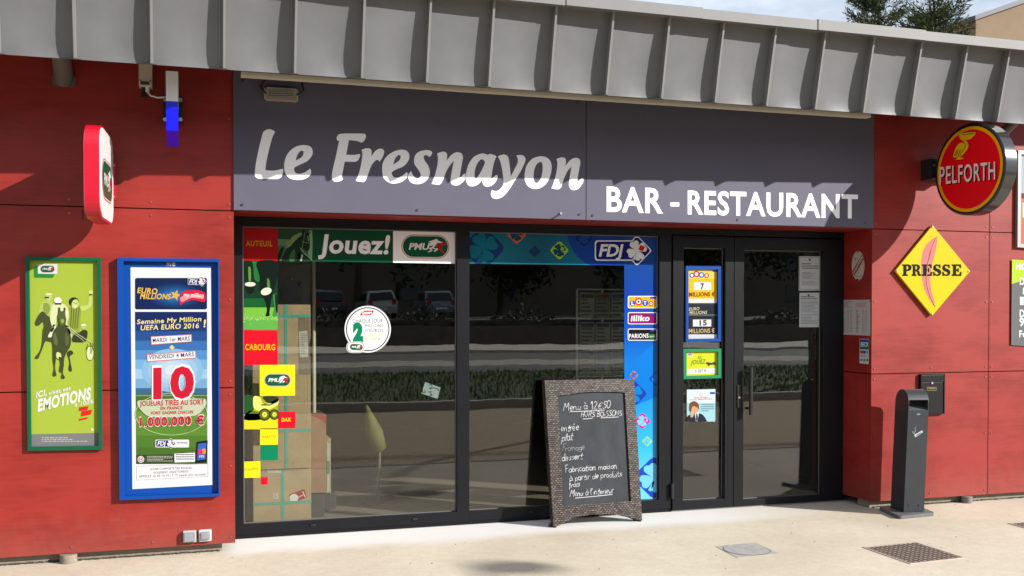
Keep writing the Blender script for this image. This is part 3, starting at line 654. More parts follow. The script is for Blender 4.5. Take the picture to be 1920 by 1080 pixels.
# ================================================================== SIGNS ON BRACKETS
# red-rimmed box sign standing out from the wall on the left
bx = thing('box_sign', (-.52, 0, 2.4), 'red rimmed rounded box sign seen almost edge on, above the green poster', 'sign')
def yz_prism(b, prof, x0, x1, skew, mt):
    b.prism([(x0 + skew * y, y, z) for y, z in prof], (x1 - x0, 0, 0), mt)
zt, zb_ = PX(172, 229, -.74).z, PX(180, 409, -.70).z
xl, xr = PX(157.5, 320, -.76).x, PX(187.5, 320, -.76).x; SK = .05
rr = [(p[0], p[1]) for p in rrect(-.76, zb_, -.10, zt, .13, 8)]
b = MB(); yz_prism(b, rr, xl + SK * .76, xr + SK * .76 - .004, SK, mat('red_acrylic', (.42, .004, .02), .3)); b.build('rim', bx)
M_FACE = mat('white_acrylic', (.62, .61, .60), .25)
b = MB(); r2 = rrect(-.745, zb_ + .012, -.115, zt - .012, .12, 8); x2 = xr + SK * .76
yz_prism(b, r2, x2 - .004, x2 + .001, SK, M_FACE); yz_prism(b, r2, xl + SK * .76 - .004, xl + SK * .76 + .001, SK, M_FACE); b.build('face', bx)
def side_map(x, sk):
    def f(u, v, h): return Vector((x + sk * u + h, u, v))
    return f
zc_ = (zt + zb_) / 2
P = Print(lambda u, v, h: Vector((x2 + .0012 + SK * u + h, u, -v)), rough=.3)
pmu(P, -.43, -(zc_ - .03), .25, 1)
P.build('emblem', bx)
b = MB(); p = PX(213, 340, -.01); b.box(p.x - .05, p.x + .012, -.012, -.001, PX(213, 375, 0).z, PX(213, 305, 0).z, mat('red_acrylic', ()), bev=.003)
for py in (310, 369):
    q = PX(213, py, -.012); b.disc((q.x, q.y, q.z), (0, -1, 0), .008, .006, M_STEEL, 8)
b.build('wall_plate', bx)
b = MB(); q = PX(168, 402, -.35); b.tube([q + Vector((-.05, .1, .03)), q + Vector((-.04, .02, -.03)), q + Vector((.02, 0, -.045)), q + Vector((.07, .06, 0))], .006, mat('red_cable', (.12, .01, .01), .5), 6); b.build('cable', bx)
# white and blue lozenge sign seen edge on
fb = thing('lozenge_sign', (.0, 0, 2.95), 'narrow white over blue projecting sign seen edge on beneath the eave', 'sign')
def YZ(py, Y): return PX(322, py, Y).z
Yf = -.52; x0, x1 = PX(311.3, 200, Yf).x, PX(334.2, 200, Yf).x
za, zb2, zc2 = YZ(133.5, Yf), YZ(190, Yf), YZ(245, Yf); zd = YZ(274, Yf + .2)
b = MB(); b.prism([(x0, Yf, zb2 + .001), (x0, Yf, za), (x0, -.09, za), (x0, -.09, zb2 + .001)], (x1 - x0, 0, 0), mat('white_sign_edge', (.60, .60, .62), .4)); b.build('upper_section', fb)
b = MB(); b.prism([(x0, Yf, zc2), (x0, Yf, zb2), (x0, -.09, zb2), (x0, -.09, zc2 + .04), (x0, -.3, zd)], (x1 - x0, 0, 0), mat('blue_sign_edge', (.0, .0, .62), .3)); b.build('lower_section', fb)
b = MB(); p0, p1 = PX(306, 231, 0), PX(343, 184, 0); b.box(p0.x, p1.x, -.09, -.001, p0.z, p1.z, M_BLACK, bev=.006)
for px in (309.5, 338.5):
    for py in (187.5, 224.5): q = PX(px, py, -.09); b.disc(q, (0, -1, 0), .013, .012, M_STEEL, 10)
b.build('wall_bracket', fb)
# round beer sign
A = PX(1753.5, 317, -.155); D_ = .725; best = None
for i in range(400):
    Y = -.3 - i * .0018; q = PX(1886, 317, Y); e = abs(math.hypot(q.x - A.x, q.y - A.y) - D_)
    if best is None or e < best[0]: best = (e, q)
B_ = best[1]; U_ = Vector((B_.x - A.x, B_.y - A.y, 0)).normalized(); ctr = (A + B_) / 2
ctr.z = (on(1820, 231, (-U_.y, U_.x, 0), ctr).z + on(1820, 403, (-U_.y, U_.x, 0), ctr).z) / 2; RD = D_ / 2
N_ = Vector((U_.y, -U_.x, 0))
if N_.dot(CAM - ctr) < 0: N_ = -N_
ds = thing('round_sign', (ctr.x, 0, ctr.z), 'round red beer sign with a yellow pelican in a chrome drum', 'sign')
def circ(r, off, n=48): return [ctr + N_ * off + (U_ * math.cos(2 * math.pi * k / n) + Vector((0, 0, 1)) * math.sin(2 * math.pi * k / n)) * r for k in range(n)]
M_DRUM = mat('dark_chrome', (.10, .10, .105), .16, .85)
b = MB(); TH = .115
n = 48; o1, o2, o3 = circ(RD, -.004), circ(RD, -TH), circ(RD - .012, .006)
b.add(o1 + o2, [[k, (k + 1) % n, n + (k + 1) % n, n + k] for k in range(n)], M_DRUM, True)
b.add(o2, [list(range(n))], M_BLACK); b.add(o1 + o3, [[k, (k + 1) % n, n + (k + 1) % n, n + k] for k in range(n)], M_BLACK, True)
i1, i2 = circ(RD - .022, .006), circ(RD - .022, 0)
b.add(o3 + i1, [[k, (k + 1) % n, n + (k + 1) % n, n + k] for k in range(n)], M_BLACK); b.build('drum', ds)
def dmap(u, v, h):
    p = on(u, v, N_, ctr + N_ * .001); return p + N_ * h
INK_K = .95
P = Print(dmap, rough=.25)
def cpoly(r, c, lv):
    q = circ(r, .001 + lv * STEP); P.b.add(q, [list(range(len(q)))], P.mt(c))
cpoly(RD - .02, (20, 14, 12), 0); cpoly(RD - .026, (235, 160, 10), 1); cpoly(RD - .052, (228, 6, 20), 2)
P.at(1730, 220, 5.4)
blk = (18, 12, 10)
P.text('PELFORTH', (186, 688), (750, 634), 172, blk, 3, .012, 0, 1.12); P.text('PELFORTH', (174, 678), (736, 624), 172, (238, 205, 200), 4, .012, 0, 1.12)
pel = [(385,152),(400,148),(412,158),(470,152),(540,148,1),(535,170),(515,195),(480,222),(440,228),(420,222),(445,240),(465,270),(462,305),(440,345),(405,380),(380,405),(420,412,1),(400,425),(335,432,1),(345,420),(362,408),(340,405),(320,408),(308,395),(318,360),(335,310),(360,275),(395,255),(420,258),(425,245),(395,230),(375,205),(370,175)]
cx_, cy_ = 410, 290
P.poly([(cx_ + (x - cx_) * 1.06, cy_ + (y - cy_) * 1.035) for x, y in smooth(pel, 3)], blk, 3); P.poly(smooth(pel, 3), (240, 180, 20), 4)
P.line([(412, 178), (470, 170), (528, 160)], 4, blk, 5); P.line(ell(400, 170, 4, 5, 8), 3, blk, 5)
for l in ([(430,258),(434,285),(422,320),(392,360),(378,392)], [(370,325),(352,362),(340,396)], [(350,335),(336,366),(322,392)], [(390,325),(370,366),(358,402)]): P.line(smooth(l, 4, False), 4.5, blk, 5)
P.build('face', ds)
b = MB(); p0, p1 = PX(1726, 339, 0), PX(1757, 303, 0); b.box(p0.x, p1.x + .02, -.12, -.001, p0.z, p1.z, M_BLACK, bev=.006)
b.tube([(p1.x - .02, -.1, ctr.z), ctr - N_ * TH * .5 - U_ * (RD - .03)], .02, M_BLACK, 8)
for py in (310, 334): q = PX(1751, py, -.121); b.disc(q, (0, -1, 0), .009, .008, M_STEEL, 8)
b.tube([PX(1735, 303, -.03), PX(1742, 299, -.08), PX(1756, 301, -.14)], .005, M_BLACK, 6)
b.build('wall_bracket', ds)
INK_K = .55
# yellow press lozenge
P = Print(wall_map(-.030), rough=.35)
dia = [(1679, 507.6), (1748.8, 422.5), (1819, 508.4), (1748, 592)]
ps = thing('press_sign', PX(1749, 507, 0), 'yellow lozenge press sign with a pink quill and black word', 'sign')
b = MB(); b.prism([PX(x, y, -.030) for x, y in dia], (0, .022, 0), mat('yellow_enamel', (.47, .375, .002), .4, spec=.15))
for x, y in dia:
    q = PX(x + (1749 - x) * .04, y + (507 - y) * .04, -.031); b.disc(q, (0, -1, 0), .007, .005, M_STEEL, 7)
for x, y in ((1735, 500), (1762, 514)): q = PX(x, y, 0); b.disc(q, (0, -1, 0), .02, .012, M_BLACK, 8)
b.build('plate', ps)
P.at(1560, 200, 2.4556)
P.poly(smooth([(487, 597, 1), (478, 660), (462, 720), (452, 790), (458, 850), (470, 890), (477, 925, 1), (450, 890), (425, 840), (413, 780), (412, 700), (425, 650), (455, 615)], 4), (236, 140, 140), 1)
P.line(smooth([(478, 605), (450, 680), (436, 760), (437, 820), (455, 880), (474, 920)], 4, False), 3.5, (246, 190, 120), 2)
# slab-serif capitals on a 100-high grid
SER = {'P': ([(0,0),(58,0),(78,8),(86,28),(78,48),(58,58),(38,58),(38,86),(50,86),(50,100),(0,100),(0,86),(11,86),(11,14),(0,14)], [[(38,14),(50,14),(58,28),(50,44),(38,44)]]),
       'R': ([(0,0),(60,0),(80,8),(86,27),(80,44),(68,52),(80,60),(84,80),(92,88),(98,82),(101,90),(92,100),(74,100),(62,92),(56,64),(38,58),(38,86),(48,86),(48,100),(0,100),(0,86),(11,86),(11,14),(0,14)], [[(38,14),(52,14),(58,28),(50,44),(38,44)]]),
       'E': ([(0,0),(80,0),(82,32),(70,32),(64,14),(38,14),(38,42),(48,42),(52,32),(61,32),(61,68),(52,68),(48,56),(38,56),(38,86),(66,86),(74,64),(86,64),(82,100),(0,100),(0,86),(11,86),(11,14),(0,14)], []),
       'S': ([(66,0),(74,0),(76,33),(65,33),(58,18),(42,12),(30,18),(30,28),(42,35),(66,44),(80,56),(82,74),(72,92),(52,101),(32,98),(20,93),(14,100),(4,100),(2,63),(14,63),(22,80),(40,88),(54,84),(55,74),(46,66),(22,57),(6,46),(3,28),(10,10),(28,0),(44,-1),(58,6)], [])}
xs_ = [(323, 45), (367, 46), (413, 50), (464, 39), (506, 39), (551, 47)]
for (x0_, w_), ch in zip(xs_, 'PRESSE'):
    o_, h_ = SER[ch]; k = w_ / (max(q[0] for q in o_) - min(q[0] for q in o_)) * .97; T = lambda l, dx=0: [(x0_ + q[0] * k + dx, 726 + q[1] * .535 + dx) for q in l]
    P.poly(T(o_), (14, 12, 12), 3, [T(x) for x in h_])
P.build('lettering', ps)
# ================================================================== POSTERS ON THE LEFT
def qd(pts, s_, ox, oy): return [(ox + x / s_, oy + y / s_) for x, y in pts]
def poster_frame(name, label, outer, inner, depth, m_, sheetY):
    c = outer[3]; t = thing(name, PX(*c, 0), label, 'poster frame')
    b = MB(); b.ring([PX(x, y, -depth) for x, y in outer], [PX(x, y, -depth) for x, y in inner], (0, depth - .001, 0), m_); b.prism([PX(x, y, -.004) for x, y in outer], (0, .003, 0), m_); b.build('frame', t); return t
M_GRNF = mat('green_frame_paint', (.0, .075, .032), .35, spec=.3); M_BLUF = mat('blue_frame_paint', (.0, .042, .235), .4, spec=.25)
g = poster_frame('poster_case', 'narrow green framed race poster with horses, leftmost on the red wall', [(47.4, 481), (189, 483.3), (191.8, 843), (52.2, 845.3)], [(54.5, 488), (182.5, 489.5), (185, 836), (58.5, 838)], .032, M_GRNF, -.012)
P = Print(wall_map(-.008), 30, 470, 2.766, rough=.3)
GY = (172, 194, 66); W_ = (232, 234, 222); DK = (62, 70, 38); MD = (112, 128, 52); LT = (218, 226, 150)
P.poly([(62, 46), (424, 52), (431, 1018), (76, 1024)], GY, 0)
P.poly([(80, 952), (428, 945), (431, 1018), (76, 1024)], (128, 128, 130), 1)
P.poly([(92, 85), (115, 80), (115, 118), (204, 118), (190, 142), (93, 140)], (40, 140, 60), 1); P.poly([(114, 70), (215, 70), (214, 121), (114, 119)], (230, 228, 224), 2); pmu(P, 164, 95, 37, 3)
P.text('ICI,', (103, 764), (160, 748), 30, W_, 3, .035, .1); P.text('vivez vos', (168, 750), (283, 722), 22, W_, 3, .03, .1)
P.text('EMOTIONS', (112, 832), (388, 768), 58, W_, 3, .05, .06); P.text('à 100%', (304, 810), (402, 790), 20, W_, 3, .025, .1)
for q in ([(328, 812), (377, 806), (370, 826), (326, 832)], [(340, 832), (396, 824), (388, 850), (336, 860)], [(328, 872), (372, 863), (368, 874), (324, 882)]): P.poly(q, (222, 40, 34), 3)
P.small(133, 968, 370, 996, 3, (196, 196, 196), 3, 4); P.rect(390, 922, 402, 934, W_, 2)
P.at(50, 540, 6)
S3 = lambda p: smooth(p, 3)
P.poly(S3([(185, 150), (155, 200), (138, 270), (180, 262), (240, 305), (275, 262), (295, 190), (262, 150)]), (186, 204, 110), 1); P.poly(ell(246, 103, 36, 46, 18), (196, 208, 118), 2); P.poly(ell(250, 78, 44, 22, 16, 180, 360), (226, 232, 180), 3)
P.rect(206, 98, 252, 116, DK, 3); P.poly(S3([(192, 170), (250, 180), (262, 250), (225, 300), (190, 250)]), (142, 160, 72), 2)
P.poly(S3([(180, 262), (130, 310), (90, 395), (105, 425), (140, 420), (180, 385), (190, 440), (178, 480), (172, 560), (165, 640), (140, 720), (90, 780), (95, 797), (130, 795), (155, 740), (190, 650), (215, 600), (285, 612), (330, 560), (310, 420), (270, 340), (220, 300)]), (72, 80, 44), 2)
P.poly(S3([(466, 235), (500, 205), (610, 200), (606, 330), (588, 490), (520, 460), (468, 390)]), (150, 168, 66), 1)
for k in range(4): P.poly([(500 + 28 * k, 215), (512 + 28 * k, 215), (500 + 24 * k, 460), (490 + 24 * k, 455)], (96, 110, 46), 2)
P.poly(S3([(600, 205), (640, 200), (690, 185), (704, 90), (738, 90), (728, 200), (690, 232), (625, 258)]), (200, 214, 118), 2); P.poly(ell(722, 48, 23, 25, 14), (214, 222, 140), 2); P.rect(703, 68, 736, 84, DK, 3)
P.poly(ell(531, 158, 58, 54, 22), (44, 50, 28), 2); P.poly(ell(546, 180, 40, 54, 20, rot=15), (206, 216, 132), 3); P.line([(527, 166), (543, 168)], 6, DK, 4); P.line([(556, 172), (572, 174)], 6, DK, 4); P.poly(ell(543, 205, 17, 9, 12, rot=15), (238, 240, 220), 4)
P.poly(S3([(590, 500), (640, 470), (685, 490), (672, 590), (640, 612), (560, 612), (510, 600), (520, 540), (560, 500)]), (56, 62, 36), 2); P.poly(ell(640, 432, 28, 36, 16), (186, 200, 110), 3); P.poly(ell(640, 424, 32, 20, 16, 180, 360), (236, 238, 222), 4)
P.line([(478, 440), (560, 510), (720, 612)], 9, (204, 208, 170), 3); P.line([(500, 490), (600, 560), (650, 606)], 7, (204, 208, 170), 3)
P.poly(ell(713, 735, 46, 86, 26), (56, 62, 36), 2); P.poly(ell(713, 735, 39, 78, 26), (222, 228, 170), 3); P.line([(690, 630), (668, 690)], 5, DK, 3); P.line([(720, 615), (724, 740)], 5, DK, 4); P.line([(748, 620), (724, 740)], 5, DK, 4)
P.poly(ell(362, 755, 42, 56, 18), (56, 62, 36), 1); P.poly(ell(364, 755, 33, 46, 18), (214, 222, 150), 2)
P.poly(S3([(452, 735), (470, 800), (478, 850), (468, 915), (488, 942), (510, 930), (497, 850), (486, 770), (520, 745), (522, 720), (490, 700)]), (60, 68, 38), 2)
P.poly(S3([(360, 780), (372, 860), (360, 930), (380, 957), (400, 945), (392, 860), (385, 780)]), (72, 80, 44), 2)
P.poly(S3([(282, 205), (330, 170), (420, 180), (468, 240), (475, 330), (455, 400), (475, 440), (430, 430), (418, 300), (345, 300), (330, 400), (290, 440), (262, 330)]), (222, 228, 176), 3)
P.poly(S3([(300, 410), (330, 430), (300, 520), (270, 556), (238, 545), (262, 500)]), (226, 230, 200), 3); P.poly(S3([(290, 440), (310, 450), (290, 490), (268, 490)]), (30, 34, 22), 4)
P.poly(S3([(440, 420), (470, 430), (500, 500), (505, 550), (480, 545), (470, 480)]), (226, 230, 200), 3); P.poly(S3([(455, 450), (480, 460), (500, 510), (480, 515)]), (30, 34, 22), 4)
P.poly(ell(352, 140, 44, 36, 20), (240, 242, 232), 5); P.rect(318, 168, 392, 186, (64, 70, 44), 6)
P.poly(S3([(352, 262), (353, 228), (366, 216), (378, 230), (382, 258), (412, 258), (416, 228), (428, 218), (438, 234), (432, 290), (446, 350), (440, 420), (480, 480), (500, 560), (492, 650), (455, 720), (424, 790), (418, 880), (408, 960), (432, 1005), (412, 1025), (386, 1010), (398, 940), (390, 800), (388, 740), (338, 720), (330, 800), (320, 900), (336, 980), (315, 996), (290, 985), (304, 900), (290, 800), (290, 680), (280, 580), (302, 480), (350, 420), (344, 340)]), (68, 76, 42), 4)
P.poly(S3([(360, 270), (380, 262), (430, 268), (436, 330), (428, 400), (400, 428), (370, 400), (356, 330)]), (88, 98, 50), 5); P.poly(ell(403, 372, 20, 26, 14), (150, 170, 70), 6); P.poly(S3([(310, 500), (345, 560), (350, 640), (320, 640), (298, 570)]), (98, 108, 62), 5); P.poly(S3([(440, 500), (478, 560), (470, 640), (440, 640), (430, 560)]), (92, 102, 56), 5)
P.build('poster', g)
# blue lottery frame
f_ = poster_frame('poster_case', 'large blue framed lottery poster promising ten winners on a football pitch', [(219.8, 483.3), (411, 485.2), (412.6, 930.5), (224.2, 938)], [(231.5, 489.5), (408.3, 491.5), (409.5, 925.5), (233.5, 931)], .046, M_BLUF, -.012)
b = MB(); b.prism([PX(x, y, -.012) for x, y in [(231.5, 489.5), (408.3, 491.5), (409.5, 925.5), (233.5, 931)]], (0, .009, 0), M_BLUF); b.build('backing', f_)
P = Print(wall_map(-.013), 210, 470, 2.25, rough=.3)
fdj(P, 228, 272, 57, 1)
P.poly([(78, 70), (417, 73), (424, 988), (86, 1006)], (236, 236, 238), 1)
P.poly(rrect(97, 115, 401, 248, 8), (10, 36, 84), 2)
for k in range(7): P.poly(ell(265, 190, 115 - 15 * k, 52 - 6.5 * k, 24), tuple(int(a + (c - a) * (k + 1) / 7) for a, c in ((10, 40), (36, 120), (84, 190))), 3 + k)
P.text('EURO', (106, 178), (190, 183), 22, (236, 190, 90), 10, .03, .2); P.text('MILLIONS', (118, 203), (246, 205), 22, (236, 190, 90), 10, .03, .2)
st = [(268 + (24 if i % 2 == 0 else 10) * math.sin(R(36 * i + 18)), 188 - (24 if i % 2 == 0 else 10) * math.cos(R(36 * i + 18))) for i in range(10)]; P.poly(st, (238, 180, 60), 10)
P.poly(smooth([(285, 190), (300, 172), (350, 166), (391, 178), (391, 216), (340, 208), (305, 218), (286, 228)], 4), (214, 30, 60), 10); P.poly(smooth([(290, 196), (335, 186), (385, 195), (385, 204), (335, 199), (295, 216)], 4), (244, 150, 160), 11)
P.text('my million', (302, 192), (386, 196), 15, (240, 240, 240), 12, .02, .1); fdj(P, 320, 400, 130, 11)
rows = [(258, (18, 40, 96)), (300, (24, 56, 118)), (340, (34, 80, 146)), (380, (56, 112, 178)), (420, (84, 144, 202)), (460, (120, 176, 220)), (500, (156, 200, 232)), (540, (120, 170, 208)), (580, (58, 104, 140)), (606, (70, 108, 44)), (640, (88, 132, 50)), (680, (104, 150, 56)), (730, (92, 138, 48)), (780, (80, 124, 42)), (830, (72, 112, 38)), (900, None)]
for (y0, c), (y1, _) in zip(rows[:-1], rows[1:]): P.rect(97 + .004 * (y0 - 258) * 2, y0, 401 + .003 * (y0 - 258), y1, c, 2)
for k in range(5): P.poly(ell(255, 505, 130 - 24 * k, 92 - 17 * k, 26), tuple(int(a + (240 - a) * (k + 1) / 7) for a in (120, 176, 220)), 3 + k)
P.line(ell(250, 690, 152, 88, 40) + [ell(250, 690, 152, 88, 40)[0]], 3.2, (196, 214, 150), 3); P.line([(100, 612), (402, 612)], 2.5, (196, 214, 150), 3)
P.text('Semaine My Million', (105, 310), (376, 297), 19, (246, 226, 150), 8, .02, .1); P.text('UEFA EURO 2016', (120, 336), (366, 326), 20, (246, 226, 150), 8, .02, .1); P.text('!', (385, 322), (394, 322), 30, (246, 226, 150), 8, .03, .1)
P.poly([(163, 362), (336, 353), (337, 384), (165, 398)], (226, 120, 90), 7); P.poly([(166, 364), (333, 356), (334, 382), (168, 395)], (240, 240, 242), 8); P.text('MARDI 1er MARS', (172, 387), (328, 378), 17, (30, 40, 90), 9, .008)
P.poly([(146, 438), (353, 422), (355, 454), (148, 470)], (226, 120, 90), 7); P.poly([(149, 441), (350, 425), (352, 451), (151, 466)], (240, 240, 242), 8); P.text('VENDREDI 4 MARS', (156, 459), (345, 445), 17, (30, 40, 90), 9, .008)
P.rect(243, 404, 262, 412, (250, 220, 130), 8); P.rect(248.5, 399, 256.5, 417, (250, 220, 130), 9)
RD_ = (204, 22, 52)
def halo(t, p0, p1, h, bold, lv):
    P.text(t, p0, p1, h, RD_, lv, bold, 0, 1.1)
    g_ = h * .055
    P.text(t, (p0[0] - g_, p0[1] + g_), (p1[0] + g_, p1[1] + g_), h + 2 * g_, (244, 238, 236), lv - 1, bold + .018, 0, 1.1)
halo('10', (174, 620), (346, 613), 118, .045, 10)
P.poly(smooth([(112, 632), (390, 624), (396, 652), (350, 696), (160, 700), (112, 660)], 4), (196, 206, 176), 8)
for t_, a_, c_, h_ in (('JOUEURS TIRÉS AU SORT', (118, 655), (388, 648), 21), ('EN FRANCE', (205, 671), (298, 668), 12.5), ('VONT GAGNER CHACUN', (163, 691), (342, 686), 12.5)): P.text(t_, a_, c_, h_, RD_, 10, .022)
halo('1.000.000 €', (116, 740), (388, 732), 35, .032, 10)
P.poly(rrect(183, 797, 325, 830, 4), (238, 238, 240), 6); fdj(P, 185, 270, 813, 7); P.small(274, 808, 320, 818, 1, (120, 120, 130), 7)
P.poly([(104, 862), (262, 858), (262, 894), (104, 899)], (56, 70, 40), 6); P.poly(ell(122, 880, 14, 14, 18), (238, 238, 240), 7); P.poly(ell(122, 880, 11, 11, 18), RD_, 8); P.poly(ell(122, 880, 8.5, 8.5, 18), (238, 238, 240), 9); P.text('18', (116, 884), (128, 884), 8, (20, 20, 20), 10, .02); P.small(148, 866, 256, 892, 4, (190, 196, 180), 7, 2)
P.poly([(263, 856), (350, 852), (350, 890), (264, 893)], (240, 240, 242), 6); P.small(270, 858, 346, 886, 3, (90, 90, 110), 7, 9)
P.poly([(358, 806), (404, 800), (398, 892), (352, 896)], (20, 22, 28), 8); P.poly([(363, 814), (399, 810), (394, 880), (358, 884)], (60, 100, 190), 9); P.poly(ell(372, 848, 10, 12, 14), (230, 40, 120), 10); P.poly(ell(388, 846, 8, 12, 14), (240, 160, 40), 10); P.text('FDJ', (368, 872), (388, 870), 8, (240, 240, 240), 10, .02)
P.ox, P.oy = 210, 470
for a, c in (((103, 910), (405, 898)), ((405, 898), (405, 952)), ((405, 952), (104, 968)), ((104, 968), (103, 910))): P.line([a, c], 1.2, (170, 170, 174), 2)
P.text('JOUER COMPORTE DES RISQUES :', (162, 926), (342, 920), 9, (96, 96, 104), 2); P.text('ISOLEMENT, ENDETTEMENT...', (176, 941), (330, 935), 9, (96, 96, 104), 2); P.text('APPELEZ LE 09 74 75 13 13 (appel non surtaxé)', (114, 957), (394, 947), 9, (96, 96, 104), 2)
P.build('poster', f_)
# ================================================================== VINYLS ON THE WINDOWS
INK_K = .72
VY = YF + .034
def vinyl(name, label, build, rough=.3, cat='sticker', Y=VY, group=None):
    P = Print(wall_map(Y), rough=rough); build(P); return tag(P.build(name), label, cat, group)
RED_, YEL, GRN = (214, 8, 36), (236, 226, 20), (0, 124, 84)
def photo_horse(P):
    P.poly([(520.6, 424.7), (585.3, 426.5), (585.3, 490.3), (520.6, 489.6)], (40, 74, 50), 0); P.at(440, 415, 5.269)
    P.poly([(428, 175), (764, 185), (764, 240), (428, 240)], (96, 134, 98), 1); P.poly([(428, 240), (764, 240), (764, 393), (428, 390)], (66, 104, 70), 1)
    P.poly(S3([(706, 140), (764, 90), (764, 390), (736, 360), (724, 300), (744, 250)]), (136, 172, 132), 2)
    P.poly(S3([(470, 392), (486, 320), (520, 270), (560, 225), (600, 175), (650, 138), (666, 118), (678, 62, 1), (694, 102), (718, 114), (752, 94, 1), (738, 132), (742, 190), (742, 252), (730, 288), (704, 294), (684, 276), (662, 262), (648, 300), (640, 393)]), (16, 46, 28), 3)
    P.poly(S3([(664, 118), (640, 112), (610, 128), (570, 150), (540, 196), (505, 214), (520, 236), (498, 262), (530, 258), (560, 236), (590, 200), (630, 160), (656, 140)]), (118, 150, 82), 4)
    P.poly(S3([(540, 390), (548, 330), (580, 280), (600, 300), (590, 390)]), (58, 104, 56), 4); P.poly(S3([(716, 140), (728, 150), (734, 200), (722, 190)]), (120, 150, 112), 4); P.poly(ell(700, 160, 7, 5, 8), (4, 12, 8), 5)
    P.poly(S3([(428, 330), (456, 268), (486, 254), (476, 300), (440, 392), (428, 392)]), (12, 30, 22), 4)
    P.line([(650, 262), (684, 312), (758, 378)], 7, (176, 196, 176), 5); P.line([(668, 200), (700, 210), (738, 216)], 4, (150, 170, 130), 5); P.line([(690, 110), (684, 180), (664, 262)], 4, (150, 170, 130), 5)
    P.poly(S3([(640, 300), (700, 320), (764, 388), (764, 393), (640, 393)]), (24, 60, 40), 3); P.poly([(662, 322), (674, 334), (662, 393), (646, 393)], (176, 196, 176), 5)
def photo_hooves(P):
    P.at(0, 0, 1); P.rect(454.2, 489.5, 520.8, 618.4, (8, 52, 28), 0); P.at(440, 415, 5.269)
    P.rect(77, 846, 425, 1072, (110, 180, 60), 1); P.rect(77, 760, 425, 850, (16, 88, 40), 1); P.rect(77, 975, 425, 1072, (90, 166, 70), 2)
    P.poly(S3([(170, 400), (240, 400), (255, 500), (240, 600), (190, 560)]), (30, 110, 50), 1)
    P.poly(S3([(80, 398), (170, 400), (188, 520), (185, 610), (120, 610), (100, 500)]), (10, 34, 20), 2); P.poly(S3([(135, 450), (158, 460), (160, 590), (140, 590)]), (90, 140, 60), 3)
    P.poly(ell(153, 622, 54, 22, 20), (206, 220, 196), 4); P.poly(S3([(112, 640), (192, 640), (184, 700), (150, 716), (120, 690)]), (8, 20, 14), 3)
    P.poly(S3([(220, 398), (424, 398), (420, 560), (380, 690), (360, 790), (345, 900), (342, 934), (304, 934), (318, 880), (296, 780), (250, 690), (246, 540)]), (6, 22, 14), 2)
    P.poly(ell(311, 692, 55, 36, 20, rot=-18), (206, 220, 196), 4); P.poly(S3([(322, 560), (342, 580), (350, 650), (322, 650)]), (80, 120, 60), 3)
    P.poly(S3([(378, 730), (416, 716), (424, 800), (418, 935), (376, 930), (392, 850)]), (60, 130, 70), 3); P.poly(S3([(395, 720), (424, 730), (424, 900), (410, 900)]), (10, 40, 24), 4)
    rd = random.Random(8)
    for i in range(70): x, y = rd.uniform(84, 420), rd.gauss(955, 14); P.poly([(x, y + 10), (x + 4, y), (x + 8, y + 10)], (196, 226, 150), 4)
M_VINW = mat('white_window_vinyl', (.72, .70, .70), .3, spec=.25)
def pmu_banner(P):
    P.at(0, 0, 1); P.poly([(585.3, 426.5), (737, 429.5), (737, 492.5), (585.3, 490.3)], (4, 74, 46), 1)
    P.text('Jouez!', (597, 473.5), (728, 475.5), 33, M_VINW, 2, .03, .13, 1.04)
    P.poly([(737, 429.5), (840, 432.3), (848, 433.5), (854, 437.5), (857.5, 444), (858.3, 452), (858.3, 494.5), (737, 492.5)], M_VINW, 1)
    pmu(P, 797.5, 462.5, 44.5, 2, .012)
vinyl('square_vinyl', 'red square vinyl with shade put into its colour, lettered AUTEUIL at the window corner', lambda P: (P.poly([(454.2, 422.8), (520.6, 424.6), (520.6, 489.6), (454.2, 489.2)], (176, 4, 14), 1), P.text('AUTEUIL', (461, 461.5), (511, 461.8), 10, (214, 168, 10), 2, .01, 0, 1.15)))  # red and gold darkened here, shade is mixed into the ink
vinyl('photo_vinyl', 'green photo vinyl of a horse head beside the AUTEUIL square', photo_horse)
vinyl('photo_vinyl', 'tall green photo vinyl of galloping hooves above the CABOURG square', photo_hooves)
vinyl('banner_vinyl', 'long green and white vinyl banner saying Jouez across the left window', pmu_banner)
vinyl('square_vinyl', 'bright red square vinyl lettered CABOURG', lambda P: (P.poly([(454.2, 619), (520.8, 619.2), (520.8, 684.2), (454.2, 684)], RED_, 1), P.text('CABOURG', (459.5, 656), (516, 656.3), 10.5, (246, 176, 16), 2, .025, 0, 1.1)))
vinyl('square_vinyl', 'yellow square vinyl with a green racing emblem', lambda P: (P.poly([(487, 683.6), (553.2, 684), (553.2, 741.6), (487.5, 742)], YEL, 1), pmu(P, 520.5, 712.6, 25, 2)))
